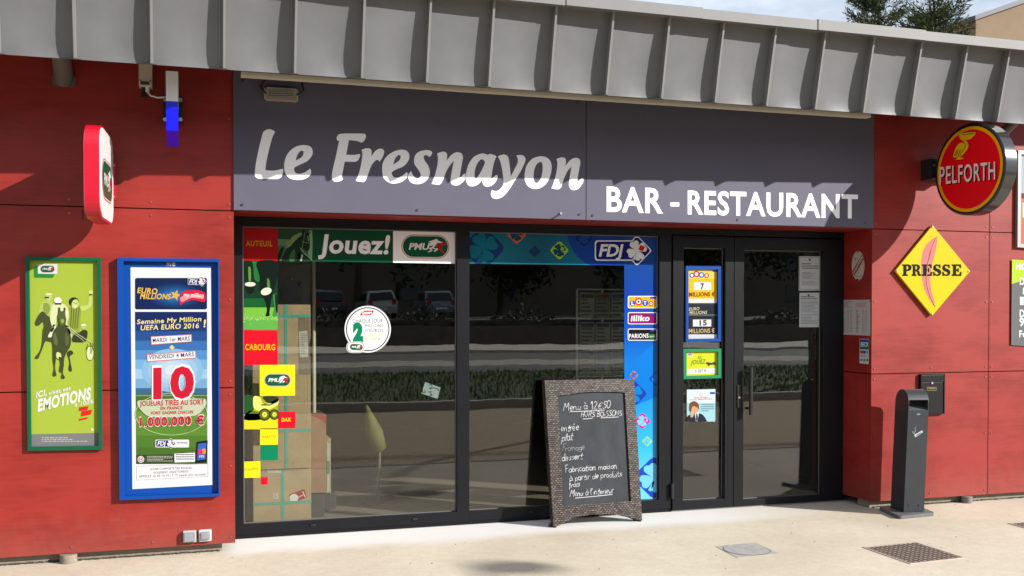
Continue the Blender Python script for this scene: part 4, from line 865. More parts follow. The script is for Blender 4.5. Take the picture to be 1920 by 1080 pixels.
def photo_wheels(P):
    P.rect(455.3, 743.2, 521, 805, (150, 160, 30), 0); P.at(440, 620, 3.6)
    P.rect(56, 560, 291, 666, (206, 204, 30), 1); P.poly(S3([(56, 444), (130, 444), (130, 530), (90, 560), (56, 560)]), (30, 80, 34), 1); P.poly(S3([(100, 540), (180, 560), (180, 600), (60, 600)]), (90, 110, 30), 1)
    P.poly(S3([(128, 446), (170, 450), (200, 500), (290, 460), (290, 500), (210, 540), (160, 540), (128, 520)]), (228, 226, 110), 2); P.poly(S3([(190, 446), (291, 446), (291, 480), (230, 490)]), (40, 56, 20), 2)
    for c, r_ in (((202, 566), 40), ((268, 566), 34)): P.poly(ell(*c, r_, r_ * 1.05, 24), (24, 34, 14), 3); P.poly(ell(*c, r_ * .82, r_ * .86, 24), (86, 100, 34), 4); P.poly(ell(*c, r_ * .45, r_ * .48, 18), (200, 204, 60), 5); P.poly(ell(*c, 3, 3, 8), (20, 24, 10), 6)
    P.line([(180, 500), (240, 500), (285, 480)], 7, (30, 36, 14), 6); P.line([(225, 520), (265, 500)], 5, (236, 232, 150), 6)
vinyl('photo_vinyl', 'yellow green photo vinyl of sulky wheels', photo_wheels)
vinyl('square_vinyl', 'small red square vinyl lettered DAX', lambda P: (P.poly([(521, 772), (554, 772), (554, 802.8), (521.2, 803)], RED_, 1), P.text('DAX', (528, 790.5), (545.5, 790), 7, (246, 196, 16), 2, .03)))
vinyl('square_vinyl', 'small yellow square vinyl lettered NANTES', lambda P: (P.poly([(488, 803.4), (521, 803.2), (521, 833.6), (488, 834)], YEL, 1), P.text('NANTES', (490.5, 822), (517.5, 821.6), 6, (120, 120, 40), 2, .0, 0, 1.15)))
vinyl('square_vinyl', 'plain green small square vinyl', lambda P: P.poly([(488.2, 834.2), (521.2, 833.8), (521.2, 862.8), (488.2, 863.4)], GRN, 1))
vinyl('square_vinyl', 'small yellow square vinyl lettered DIEPPE, lowest yellow one', lambda P: (P.poly([(455.5, 865.5), (488.2, 864.6), (488.2, 895.2), (456, 896.2)], YEL, 1), P.text('DIEPPE', (459.5, 883.2), (484.5, 882.4), 6, (120, 120, 40), 2, .0, 0, 1.15)))
vinyl('square_vinyl', 'tiny plain red square vinyl, smallest and lowest on the window', lambda P: P.poly([(488.8, 894.8), (502, 894.5), (502.2, 908.4), (489, 908.8)], RED_, 1))
def quinte(P):
    P.at(635, 565, 10.286); c = (560, 538)
    P.poly(ell(c[0], c[1], 447, 452, 56) , (226, 226, 226), 1); P.poly(ell(c[0], c[1], 418, 424, 56), (20, 18, 20), 2); P.poly(ell(c[0], c[1], 398, 404, 56), (228, 229, 232), 3)
    P.poly(rrect(148, 772, 505, 995, 105, 8), (228, 228, 228), 4); P.poly(rrect(160, 783, 493, 984, 98, 8), (26, 24, 26), 5); P.poly(rrect(170, 792, 484, 976, 90, 8), (230, 230, 232), 6); pmu(P, 340, 882, 128, 7, .05)
    P.poly([(470, 180), (675, 176), (660, 225), (615, 268), (412, 273), (428, 225)], (208, 14, 34), 4); P.text('Quinté+', (446, 250), (636, 244), 52, (240, 236, 236), 5, .05, .12)
    P.text('CHAQUE JOUR', (268, 412), (852, 412), 72, (74, 84, 88), 4, .0, 0, 1.1); P.text('MILLIONS', (506, 500), (852, 500), 60, (74, 84, 88), 4, .0, 0, 1.1); P.text("D'EUROS", (506, 594), (854, 594), 64, (74, 84, 88), 4, .0, 0, 1.1)
    P.text('2', (272, 750), (474, 750), 302, (0, 122, 82), 4, .09); P.text('A GAGNER', (506, 668), (852, 668), 54, (206, 222, 120), 4, .01, 0, 1.15); P.text('MINIMUM !', (506, 750), (844, 750), 54, (206, 222, 120), 4, .01, 0, 1.15)
vinyl('round_sticker', 'round white sticker promising two million euros daily', quinte)
# blue lottery vinyl
def grad(name, stops, axis, a, b_):
    m = bpy.data.materials.new(name); m.use_nodes = True; t = m.node_tree; p = t.nodes['Principled BSDF']; p.inputs['Roughness'].default_value = .3; p.inputs['Specular IOR Level'].default_value = .25
    tc = t.nodes.new('ShaderNodeTexCoord'); sp = t.nodes.new('ShaderNodeSeparateXYZ'); mr = t.nodes.new('ShaderNodeMapRange'); mr.inputs['From Min'].default_value = a; mr.inputs['From Max'].default_value = b_
    rp = t.nodes.new('ShaderNodeValToRGB'); e = rp.color_ramp.elements
    for i, (q, c) in enumerate(stops):
        el = e[i] if i < 2 else e.new(q)
        el.position = q; el.color = (*[lin(v) * .7 for v in c], 1)
    t.links.new(tc.outputs['Object'], sp.inputs[0]); t.links.new(sp.outputs[axis], mr.inputs[0]); t.links.new(mr.outputs[0], rp.inputs[0]); t.links.new(rp.outputs[0], p.inputs['Base Color']); return m
VX0, VX1 = PX(880, 470, VY).x, PX(1171, 470, VY).x; VZ0, VZ1 = PX(1200, 950, VY).z, PX(1200, 500, VY).z
G_TOP = grad('blue_print_across', [(0, (0, 120, 138)), (1, (0, 92, 170)), (.45, (0, 88, 112)), (.72, (0, 112, 140)), (.82, (0, 130, 196))], 'X', VX0, VX1)
G_SIDE = grad('blue_print_down', [(0, (120, 214, 246)), (1, (0, 66, 150)), (.25, (50, 180, 240)), (.5, (0, 136, 216)), (.72, (0, 84, 190)), (.88, (0, 60, 160))], 'Z', VZ0, VZ1)
NAVY = (10, 34, 120)
def lottery_vinyl(P):
    P.poly([(880.5, 432.5), (1170.5, 439.4), (1170.5, 497.6), (880.5, 494.4)], G_TOP, 0); P.poly([(1170.5, 439.4), (1236, 441), (1236, 951), (1170.5, 955.5)], G_SIDE, 0)
    c1 = (880.6, 433.5, 1236, 494)
    P.poly(clip_rect(S3([(1068, 436), (1070, 462), (1082, 480), (1104, 496), (1170, 497.4), (1170.4, 440)]), 1060, 439, 1170, 497), (8, 62, 150), 1)
    P.at(870, 420, 8); cl = (84, 112, 1900, 596)
    clover(P, 285, 362, 345, (14, 52, 112), (0, 110, 134), 2, None, cl); clover(P, 790, 160, 150, (214, 92, 20), (0, 74, 96), 2, None, (84, 124, 1900, 596))
    clover(P, 1060, 412, 90, (16, 44, 96), (10, 60, 100), 2); clover(P, 1430, 395, 148, (150, 196, 40), (8, 66, 100), 2, (150, 196, 40)); clover(P, 1800, 210, 136, (8, 32, 108), (24, 72, 150), 2, None, (84, 152, 1920, 596))
    P.at(0, 0, 1); fdj(P, 1115, 1222.5, 469.8, 3)
    P.at(1165, 540, 2.575); cs = (16, 240, 182, 1064)
    P.poly(clip_rect([(16, 400), (120, 300), (182, 246), (182, 520), (60, 570), (16, 560)], *cs), (0, 116, 206), 1)
    clover(P, 55, 510, 72, (14, 60, 160), (0, 120, 210), 2, None, cs); clover(P, 60, 420, 22, (206, 110, 40), (40, 100, 190), 4); clover(P, 172, 438, 40, (16, 66, 176), (0, 130, 220), 2, None, cs)
    clover(P, 102, 642, 40, (206, 30, 150), (120, 200, 240), 2, (206, 30, 150)); clover(P, 124, 740, 27, (150, 206, 110), (90, 190, 236), 2); clover(P, 158, 916, 108, (24, 66, 186), (110, 196, 240), 2, None, cs)
vinyl('lottery_vinyl', 'blue vinyl with clovers framing the top and side of the middle window', lottery_vinyl)
def game(name, label, y0, y1, bgc, draw):
    def bf(P):
        P.at(1165, 540, 2.575); P.poly(rrect(30, y0, 172, y1, 8), (232, 232, 236), 7); P.poly(rrect(34, y0 + 4, 168, y1 - 4, 6), bgc, 8); P.poly(rrect(138, y0 + 4, 168, y0 + 14, 2), (30, 60, 150), 9); draw(P)
    vinyl(name, label, bf)
def loto(P, lv=9):
    for x, y, r_, c in ((52, 74, 14, (30, 90, 190)), (82, 66, 18, (206, 20, 30)), (114, 72, 15, (30, 90, 190)), (142, 76, 12, (206, 20, 30))): P.poly(ell(x, y, r_, r_, 18), c, lv)
    for t, x, y, h in (('L', 47, 82, 16), ('T', 107, 80, 15)): P.text(t, (x, y), (x + 12, y), h, (240, 240, 240), lv + 1, .05)
    for x, y, r_ in ((82, 66, 11), (142, 76, 7)): P.poly(ell(x, y, r_, r_, 14), (240, 240, 240), lv + 1); P.poly(ell(x, y, r_ * .5, r_ * .5, 12), (40, 40, 60), lv + 2)
game('game_sticker', 'small yellow LOTO sticker, top one of three on the blue vinyl', 38, 98, (226, 170, 20), loto)
game('game_sticker', 'small purple illiko sticker, middle one of three on the blue vinyl', 117, 175, (130, 10, 96), lambda P: P.text('illiko', (44, 160), (134, 158), 26, (240, 240, 240), 9, .03, .12))
game('game_sticker', 'small black PARIONS sport sticker, lowest of three', 196, 254, (14, 14, 18), lambda P: (P.text('PARIONS', (36, 242), (130, 240), 20, (236, 236, 236), 9, .02), P.poly(rrect(132, 222, 164, 244, 4), (40, 120, 60), 9), P.text('sport', (135, 237), (161, 236), 8, (200, 220, 190), 10, .02)))
# ================================================================== ON THE DOOR AND IN THE REVEAL
def sheet(name, label, pts, draw, Y=YF + .032, c=(196, 198, 200), cat='notice', rough=.4):
    P = Print(wall_map(Y), rough=rough); P.poly(pts, c, 1); draw(P); return tag(P.build(name), label, cat)
t = thing('jackpot_display', PX(1320, 640, YF), 'blue framed jackpot display on the narrow door leaf', 'display frame')
b = MB(); b.ring([PX(x, y, YF + .006) for x, y in ((1286, 498.5), (1352, 499), (1352, 640.5), (1286, 641.5))], [PX(x, y, YF + .006) for x, y in ((1291, 504.5), (1346.5, 505), (1346.5, 634.5), (1291, 635.5))], (0, .026, 0), M_BLUF); b.build('frame', t)
P = Print(wall_map(YF + .028), 1270, 480, 3.375, rough=.35)
P.poly([(68, 80), (260, 80), (260, 526), (68, 526)], (40, 46, 60), 0)
P.rect(70, 82, 252, 270, (226, 180, 20), 1); P.rect(70, 270, 252, 298, (206, 206, 204), 1); P.poly([(70, 84), (252, 84), (252, 144), (70, 144)], (222, 196, 90), 2)
for x, y, r_, c in ((92, 122, 16, (60, 90, 170)), (120, 114, 20, (200, 30, 40)), (152, 120, 18, (60, 90, 170)), (184, 124, 15, (200, 30, 40))): P.poly(ell(x, y, r_, r_, 18), c, 3); P.poly(ell(x, y, r_ * .55, r_ * .55, 14), (236, 236, 236), 4)
P.rect(102, 166, 214, 216, (214, 214, 212), 3); P.text('7', (146, 210), (168, 210), 36, (40, 40, 50), 4, .03); P.text('MILLIONS €', (74, 256), (236, 254), 25, (110, 40, 30), 3, .03)
P.rect(70, 312, 252, 496, (30, 36, 46), 1); P.rect(70, 496, 252, 524, (196, 200, 204), 1); P.text('EURO', (72, 346), (138, 342), 19, (190, 186, 150), 2, .02, .15); P.text('MILLIONS', (76, 368), (186, 366), 19, (190, 186, 150), 2, .02, .15); P.rect(70, 372, 252, 375, (150, 150, 150), 2)
P.rect(98, 402, 214, 446, (206, 208, 208), 2); P.text('15', (140, 440), (186, 438), 32, (40, 44, 50), 3, .03); P.text('MILLIONS €', (72, 488), (236, 485), 26, (190, 170, 120), 2, .02); P.poly(rrect(222, 88, 250, 100, 3), (40, 70, 150), 3)
P.build('poster', t)
t = thing('jackpot_display', PX(1317, 710, YF), 'small green framed racing jackpot display on the narrow door leaf', 'display frame')
b = MB(); b.ring([PX(x, y, YF + .008) for x, y in ((1281.5, 654.5), (1352.5, 653.5), (1352.5, 709), (1282, 711))], [PX(x, y, YF + .008) for x, y in ((1287, 659.5), (1346.5, 659), (1346.5, 703), (1287.5, 705))], (0, .024, 0), mat('light_green_frame', (.012, .17, .075), .3)); b.build('frame', t)
P = Print(wall_map(YF + .028), 1270, 480, 3.375, rough=.35)
P.poly([(58, 606), (258, 604), (258, 752), (58, 760)], (196, 204, 40), 1); P.poly([(62, 716), (242, 708), (242, 742), (62, 748)], (216, 218, 214), 2); P.text('5 207 €', (112, 738), (182, 734), 18, (50, 54, 50), 3, .0); P.poly(rrect(66, 612, 98, 634, 3), (220, 222, 220), 2); pmu(P, 82, 623, 13, 3)
P.text('ICI,', (130, 650), (154, 648), 15, (70, 90, 40), 2, .02, .1); P.text('JOUEZ', (84, 686), (176, 680), 26, (110, 130, 40), 2, .03, .15); P.poly(S3([(178, 676), (196, 672), (214, 676), (232, 670), (242, 676), (238, 696), (230, 688), (206, 690), (198, 698), (190, 688)]), (60, 70, 60), 2)
P.build('poster', t)
def boy(P):
    P.at(1270, 480, 3.375); P.poly([(60, 846), (240, 842), (240, 1046), (60, 1048)], (150, 196, 206), 2); P.poly([(60, 846), (240, 842), (240, 930), (60, 930)], (196, 214, 218), 3)
    P.poly(S3([(60, 1048), (62, 1016), (90, 1000), (124, 994), (160, 1004), (188, 1046), (188, 1047)]), (30, 34, 46), 4); P.poly([(108, 990), (136, 986), (128, 1044), (116, 1046)], (210, 214, 220), 5); P.poly(S3([(118, 1000), (126, 1000), (130, 1040), (116, 1040)]), (60, 70, 100), 6)
    P.poly(ell(108, 966, 26, 34, 20), (196, 150, 116), 5); P.poly(S3([(76, 980), (76, 940), (90, 922), (114, 920), (134, 940), (136, 974), (128, 960), (104, 950), (90, 960), (86, 984)]), (110, 70, 40), 6); P.poly(S3([(82, 1016), (86, 984), (98, 976), (104, 990), (96, 1020)]), (206, 160, 124), 6)
    P.text('UN JEU INTERDIT', (104, 902), (196, 898), 8, (196, 80, 60), 4, .01); P.text('AUX MINEURS', (78, 914), (222, 908), 8, (196, 80, 60), 4, .01); P.poly(ell(150, 876, 10, 11, 14), (196, 80, 60), 4); P.poly(ell(150, 876, 7, 8, 14), (226, 230, 230), 5); P.poly(rrect(206, 860, 238, 874, 3), (60, 90, 150), 4); P.small(150, 936, 232, 990, 4, (110, 140, 150), 4, 3)
def boy_safe(P):
    boy(P)
sheet('door_poster', 'pale blue poster of a person in a dark suit, lowest on the door', [(1287.5, 730.5), (1341.2, 729.6), (1341, 790.3), (1287.6, 791)], boy_safe, cat='poster')
def notice1(P):
    P.at(1480, 460, 4.5)
    for a in (((86, 102), (254, 102)), ((254, 102), (251, 372)), ((251, 372), (86, 374)), ((86, 374), (86, 102))): P.line(list(a), 2.2, (60, 60, 66), 2)
    P.poly(ell(172, 122, 12, 8, 12), (90, 90, 96), 2); P.small(104, 152, 244, 208, 3, (64, 66, 72), 2, 1); P.small(104, 226, 240, 290, 6, (120, 124, 130), 2, 2); P.small(104, 300, 240, 342, 4, (130, 134, 140), 2, 3)
def notice2(P):
    P.at(1480, 460, 4.5); P.poly(ell(162, 420, 9, 8, 10), (60, 60, 66), 2); P.small(96, 430, 232, 462, 2, (54, 58, 64), 2, 5); P.small(98, 470, 236, 570, 9, (126, 130, 136), 2, 6); P.small(100, 580, 236, 670, 7, (140, 144, 150), 2, 7)
sheet('door_notice', 'white framed official notice, upper one on the glass door', [(1498, 480.5), (1538, 480.5), (1537.3, 544.6), (1497.6, 545.4)], notice1)
sheet('door_notice', 'white unframed printed notice, lower one on the glass door', [(1499, 549), (1536.2, 548.8), (1535.4, 613.4), (1498.4, 613.6)], notice2)
# reveal on the right: sheets lie on the plane facing the door
def rmap(u, v, h): p = RX(u, v, XR - .0015); p.x -= h; return p
P = Print(rmap, rough=.45); P.at(1480, 460, 4.5)
P.poly(ell(581, 172, 54, 124, 36), (198, 188, 172), 1); P.poly([(533, 220), (612, 78), (630, 116), (548, 258)], (150, 34, 36), 2); P.poly([(537, 232), (614, 88), (624, 108), (544, 246)], (206, 196, 180), 3)
P.text('LICENCE', (547, 246), (626, 122), 20, (160, 34, 36), 4, .02, -.3); P.text('IV', (553, 134), (569, 134), 30, (60, 54, 50), 3, .01); P.line([(560, 258), (606, 262)], 2, (90, 80, 70), 3); P.line([(562, 66), (592, 74)], 1.5, (150, 140, 130), 3); P.poly(ell(576, 290, 8, 10, 10), (40, 36, 34), 3); P.poly(ell(581, 56, 7, 6, 10), (40, 36, 34), 3)
tag(P.build('licence_plate'), 'oval cream licence plate on the red door reveal', 'plaque')
P = Print(rmap, rough=.5); P.at(1480, 460, 4.5)
P.poly([(430, 461), (684, 458), (684, 762), (427, 752)], (196, 190, 190), 1)
for x in (436, 560):
    P.small(x, 484, x + 98, 528, 4, (196, 110, 116), 2, x); P.small(x + 4, 544, x + 32, 740, 15, (120, 116, 120), 2, x + 1); P.small(x + 56, 544, x + 68, 740, 15, (130, 126, 130), 2, x + 2); P.small(x + 80, 544, x + 94, 740, 15, (130, 126, 130), 2, x + 3)
for x, y in ((480, 472), (679, 472)): P.poly(ell(x, y, 5, 5, 8), (20, 18, 20), 3)
P.small(490, 470, 530, 478, 1, (70, 60, 60), 2, 4); P.small(610, 468, 664, 476, 1, (110, 70, 70), 2, 5)
tag(P.build('price_list'), 'wide white price list pinned across the red door reveal', 'notice')
P = Print(rmap, rough=.35); P.at(1480, 460, 4.5)
P.poly([(594, 788), (672, 792), (670, 1004), (592, 994)], (206, 208, 206), 1); P.poly([(597, 792), (670, 796), (670, 836), (597, 834)], (24, 70, 140), 2); P.poly([(597, 834), (670, 836), (669, 880), (597, 876)], (20, 110, 90), 2)
P.poly(rrect(604, 816, 634, 856, 14), (230, 232, 232), 3); P.poly(rrect(632, 816, 662, 856, 12), (230, 232, 232), 3); P.text('CB', (610, 850), (656, 850), 26, (30, 90, 130), 4, .03)
P.poly([(598, 888), (646, 890), (646, 914), (598, 910)], (190, 60, 60), 2); P.poly([(626, 889), (646, 890), (646, 914), (626, 912)], (40, 80, 160), 3); P.small(600, 924, 650, 944, 2, (60, 70, 130), 2, 3); P.rect(654, 892, 664, 910, (90, 90, 110), 2); P.poly(ell(634, 968, 10, 12, 12), (120, 124, 124), 2); P.rect(652, 960, 664, 978, (40, 40, 46), 2); P.rect(602, 958, 616, 974, (90, 90, 96), 2)
tag(P.build('card_sticker'), 'small blue topped card payment sticker below the price list', 'sticker')
P = Print(wall_map(YF + .05), rough=.6); P.at(430, 700, 3.176)
P.poly([(1166, 52), (1258, 84), (1240, 152), (1143, 120)], (150, 160, 164), 1); P.line(smooth([(1186, 72), (1200, 66), (1208, 76), (1192, 92), (1222, 84)], 4, False), 4, (20, 22, 26), 2); P.line([(1222, 92), (1236, 88), (1250, 104)], 4, (20, 22, 26), 2); P.line(smooth([(1152, 96), (1150, 112), (1166, 114), (1164, 102)], 4, False), 4, (20, 22, 26), 2); P.line(smooth([(1186, 112), (1204, 108), (1196, 120), (1208, 128), (1190, 134)], 4, False), 4, (20, 22, 26), 2)
tag(P.build('handwritten_note'), 'tilted handwritten white note taped inside the left window', 'note')
# ================================================================== SMALL FITTINGS ON THE WALL
M_PVC = mat('grey_pvc', (.15, .14, .13), .5, noise=.1)
def drain(label, a, mid, c, r_, flange):
    t = thing('drain_pipe', c, label, 'pipe', 'drain pipes under the eave'); b = MB(); b.tube([a, mid, c], r_, mat('brown_grey_pipe', (.10, .085, .075), .45, noise=.2), 16); b.build('pipe', t)
    if flange: b = MB(); b.tube([Vector(c) + Vector((0, -.012, -.004)), Vector(c) + Vector((0, -.001, 0))], r_ * 1.25, M_BLACK, 16); b.build('flange', t)
c = PX(120, 150, 0); drain('dark drain pipe bending from the eave into the wall, leftmost', (c.x + .005, -.30, 3.30), (c.x + .005, -.17, c.z + .09), (c.x, -.002, c.z), .058, True)
a0, a1 = PX(1912, 222, -.28), PX(1880, 262, -.02); drain('beige drain pipe behind the round beer sign', (a0.x, -.28, a0.z + .1), (a0.x, -.25, a0.z), (a1.x - .05, -.002, a1.z), .042, False)
jb = thing('junction_box', PX(275, 160, 0), 'beige junction box with a thin white cable under the eave', 'electrical box')
x0, x1 = PX(260, 140, -.10).x, PX(285.5, 140, -.10).x; z0, z1 = PX(270, 161, -.10).z, 3.26
b = MB(); b.box(x0, x1, -.10, -.001, z0, z1, M_BEIGEP, bev=.006); b.box(x0 + .012, x1 - .02, -.107, -.099, z0 + .008, z0 + .026, mat('label_brown', (.05, .03, .02), .5))
for xx in (x0 + .01, x1 - .012): b.disc((xx, -.1, z0 + .035), (0, -1, 0), .005, .004, M_SCREW_D, 7)
b.build('housing', jb)
b = MB(); b.box((x0 + x1) / 2 - .028, (x0 + x1) / 2 + .004, -.06, -.01, z0 - .06, z0, M_BLACK); b.tube([((x0 + x1) / 2 + .012, -.06, z0 + .002), ((x0 + x1) / 2 + .012, -.06, z0 - .03)], .014, M_WHITEP, 8); b.build('cable_gland', jb)
b = MB(); cpt = [((x0 + x1) / 2 + .012, -.06, z0 - .03), ((x0 + x1) / 2 + .03, -.07, z0 - .055), ((x0 + x1) / 2 + .075, -.085, z0 - .068), ((x0 + x1) / 2 + .15, -.10, z0 - .062)]; b.tube(cpt, .0055, M_WHITEP, 6); b.build('cable', jb)
dv = thing('lamp_driver', PX(528, 187, 0), 'small silver lamp driver box at the top left of the fascia', 'electrical box')
p0, p1 = PX(500, 186, SY - .04), PX(556, 166, SY - .04)
b = MB(); dr_ = (p1.x - p0.x); b.box(p0.x, p1.x, SY - .04, SY - .004, p0.z, p1.z, mat('driver_metal', (.30, .29, .27), .4, .3), bev=.003); b.box(p0.x - .014, p1.x + .014, SY - .012, SY - .001, p0.z + .006, p1.z - .004, M_BEIGEP); b.box(p0.x - .003, p1.x + .003, SY - .043, SY - .003, p0.z - .003, p0.z + .010, mat('driver_edge', (.34, .26, .22), .4)); b.build('housing', dv)
P = Print(wall_map(SY - .0405)); P.small(504, 168, 550, 182, 4, (90, 100, 90), 1, 4); P.build('label_print', dv)
for q in ([PX(501, 176, SY - .02), PX(494, 172, SY - .03), PX(489, 163, SY - .03), PX(493, 155, SY - .02), PX(499, 149, SY - .02)], [PX(556, 178, SY - .02), PX(564, 176, SY - .03), PX(569, 168, SY - .03), PX(567, 160, SY - .02), PX(565, 146, SY - .02)]):
    b = MB(); b.tube([Vector(p) for p in q], .007, M_BLACK, 6); b.build('cable', dv)
for i, (xa, xb, ya, yb, lab) in enumerate(((343.5, 368, 995.5, 1018.5, 'square grey socket cover, left one of the low pair'), (372.5, 397, 993, 1017, 'rounded grey socket cover, right one of the low pair'))):
    t = thing('socket_box', PX((xa + xb) / 2, yb, 0), lab, 'socket', 'socket boxes low on the red wall'); q0, q1 = PX(xa, yb, -.04), PX(xb, ya, -.04)
    b = MB(); b.box(q0.x, q1.x, -.032, -.001, q0.z, q1.z, mat('socket_white', (.40, .40, .40), .4), bev=.003 if i == 0 else .012); b.build('housing', t)
    b = MB(); k = .007 if i == 0 else .014; b.box(q0.x + k, q1.x - k, -.043, -.030, q0.z + k, q1.z - k, mat('socket_grey', (.21, .22, .24), .4), bev=.004 if i == 0 else .012); b.build('cover', t)
for px, yt, yb, rr_, lab in ((127, 1036, 1061, .053, 'pale drain stub under the left red panel'), (1815, 925, 946, .047, 'grey drain stub under the right red panel')):
    g = GX(px, yb - 3, 0); b = MB(); b.tube([(g.x, .0, -.01), (g.x, .0, .056)], rr_, M_CONC if px < 500 else M_PVC, 16); tag(b.build('drain_stub'), lab, 'pipe', 'drain stubs at the wall foot')
lb = thing('letter_box', PX(1748, 777, 0), 'black letter box on the red wall behind the ashtray', 'letter box')
q0, q1 = PX(1725, 777.5, -.02), PX(1770.5, 700.5, -.02); M_LB = mat('letterbox_black', (.007, .007, .008), .35, spec=.3)
b = MB(); b.ring([(q0.x, -.03, q0.z), (q1.x, -.03, q0.z), (q1.x, -.03, q1.z), (q0.x, -.03, q1.z)], [(q0.x + .008, -.03, q0.z + .008), (q1.x - .008, -.03, q0.z + .008), (q1.x - .008, -.03, q1.z - .008), (q0.x + .008, -.03, q1.z - .008)], (0, .028, 0), M_LB); b.build('frame', lb)
b = MB(); zf = q1.z - (q1.z - q0.z) * .2; b.box(q0.x + .009, q1.x - .009, -.024, -.002, q0.z + .009, zf - .003, M_LB, bev=.003); b.build('door', lb)
b = MB(); b.box(q0.x + .009, q1.x - .009, -.028, -.002, zf, q1.z - .009, M_LB, bev=.003); b.build('flap', lb)
b = MB(); m_ = PX(1747, 718, -.024); b.disc((m_.x, -.024, m_.z), (0, -1, 0), .010, .008, M_STEEL, 10); b.build('lock', lb)
P = Print(wall_map(-.0245)); P.rect(1738, 725.5, 1756, 732.5, (120, 110, 80), 1); P.rect(1739.5, 727, 1754.5, 731, (40, 36, 30), 2); P.small(1741, 727.8, 1753, 730.5, 1, (170, 150, 90), 3, 2); P.build('name_plate', lb)
# framed menu and opening hours at the right edge of the picture
mf = thing('menu_case', PX(1940, 463, 0), 'silver framed menu case cut by the right edge, above the hours sign', 'display case')
o_ = [(1909.5, 281.5), (2010, 289), (2010, 470), (1908, 463.5)]; i_ = [(1915, 289), (2004, 296), (2004, 463), (1914, 457)]
b = MB(); b.ring([PX(x, y, -.03) for x, y in o_], [PX(x, y, -.03) for x, y in i_], (0, .029, 0), mat('brushed_frame', (.34, .34, .34), .35, .5)); b.build('frame', mf)
P = Print(wall_map(-.012)); P.poly(i_, (170, 176, 190), 0); P.poly([(1914, 372), (2004, 378), (2004, 463), (1914, 457)], (190, 110, 90), 1); P.poly([(1914, 362), (2004, 368), (2004, 378), (1914, 372)], (120, 40, 40), 2); P.poly([(1917, 380), (1924, 380), (1924, 408), (1917, 408)], (214, 214, 210), 2); P.build('menu_sheet', mf)
P = Print(wall_map(-.012), rough=.35)
P.poly([(1897.5, 486.5), (2000, 493), (2000, 655), (1896, 647)], (108, 108, 110), 0); P.poly([(1897.5, 486.5), (1990, 492), (1990, 500), (1960, 515), (1920, 525), (1897, 532.5)], (176, 206, 50), 1)
P.text('HO', (1904.5, 504.5), (1925, 505.8), 11, (236, 236, 236), 3, .05, 0, 1.15)
for t_, x, xe, y, h in (('D', 1911.5, 1921, 533.5, 13), ('8', 1917, 1925, 552, 13), ('1', 1912, 1919, 571, 14), ('D', 1911.5, 1921, 594, 13), ('9', 1911, 1920, 611, 15), ('Fe', 1910.5, 1924, 632, 12)): P.text(t_, (x, y), (xe, y + .3), h, (230, 230, 232), 3, .03)
o = P.build('hours_sign'); tag(o, 'grey opening hours panel with a lime green header at the right edge', 'sign')
# ================================================================== ASHTRAY, A-BOARD, COVERS
M_BIN = mat('dark_grey_powder_coat', (.028, .031, .036), .42, noise=.1, nscale=9, spec=.4)
ab = thing('ashtray_bin', (5.3, -.5, 0), 'slim dark grey standing ashtray on the pavement before the letter box', 'ashtray bin')
fl, fr_, bl = GX(1686, 974), GX(1753, 967.5), GX(1647, 956)
ux = (fr_ - fl).normalized(); uy = (bl - fl).normalized(); Wb = (fr_ - fl).length; Db = (bl - fl).length
def loc(u, v, z): return fl + ux * u + uy * v + Vector((0, 0, z))
b = MB(); b.prism([loc(*q, 0) for q in rrect(0, 0, Wb, Db, .03, 4)], (0, 0, .028), mat('base_slab', (.10, .10, .104), .6, noise=.2, bump=.2)); b.build('base_plate', ab)
# body, slightly tilted to the right
f0, f1 = GX(1694.5, 960.5, .03), GX(1732.5, 959.5, .03); Wd = (f1 - f0).length; ux2 = (f1 - f0).normalized(); uy2 = Vector((-ux2.y, ux2.x, 0))
sc_ = on(1703, 770, uy2, f0); hb = sc_.z - f0.z; lean = (sc_ - f0).dot(ux2) / hb; De = .215; topz = on(1706, 731.5, uy2, f0).z - f0.z
def bl_(u, v, z): return f0 + ux2 * (u + lean * z) + uy2 * v + Vector((0, 0, z))
b = MB(); b.prism([bl_(0, 0, 0), bl_(Wd, 0, 0), bl_(Wd, De, 0), bl_(0, De, 0)], bl_(0, 0, hb) - bl_(0, 0, 0), M_BIN)
for u in (.25, .75): b.disc(bl_(Wd * u, -.001, .055), -uy2, .006, .004, M_SCREW_D, 7)
b.build('body', ab)
rh = De / 2; zc_ = topz - rh
prof = [(De, hb)] + [(De / 2 + rh * math.cos(R(a)), zc_ + rh * math.sin(R(a))) for a in range(0, 181, 12)] + [(0, zc_ - .01)]
th_ = .006
for u0, u1 in ((0, th_), (Wd - th_, Wd)):
    pass
b = MB(); cheek = [(0, hb), (De, hb)] + [(De / 2 + rh * math.cos(R(a)), zc_ + rh * math.sin(R(a))) for a in range(0, 181, 12)] + [(0, zc_ - .01)]
for u0 in (0, Wd - th_): b.prism([bl_(u0, v, z) for v, z in cheek], ux2 * th_, M_BIN)
inn = [(De / 2 + (rh - .006) * math.cos(R(a)), zc_ + (rh - .006) * math.sin(R(a))) for a in range(0, 166, 11)]; out_ = [(De / 2 + rh * math.cos(R(a)), zc_ + rh * math.sin(R(a))) for a in range(0, 166, 11)]
inn = [(De - .006, hb)] + inn; out_ = [(De, hb)] + out_
n = len(inn)
for k in range(n - 1):
    vs = [bl_(u, *p) for u in (0.0005, Wd - .0005) for p in (out_[k], out_[k + 1], inn[k + 1], inn[k])]; b.add(vs, [[0, 1, 5, 4], [3, 2, 6, 7]], M_BIN, True)
vs = [bl_(u, *p) for u in (0, Wd) for p in (out_[-1], inn[-1])]; b.add(vs, [[0, 1, 3, 2]], M_BIN)
b.build('hood', ab)
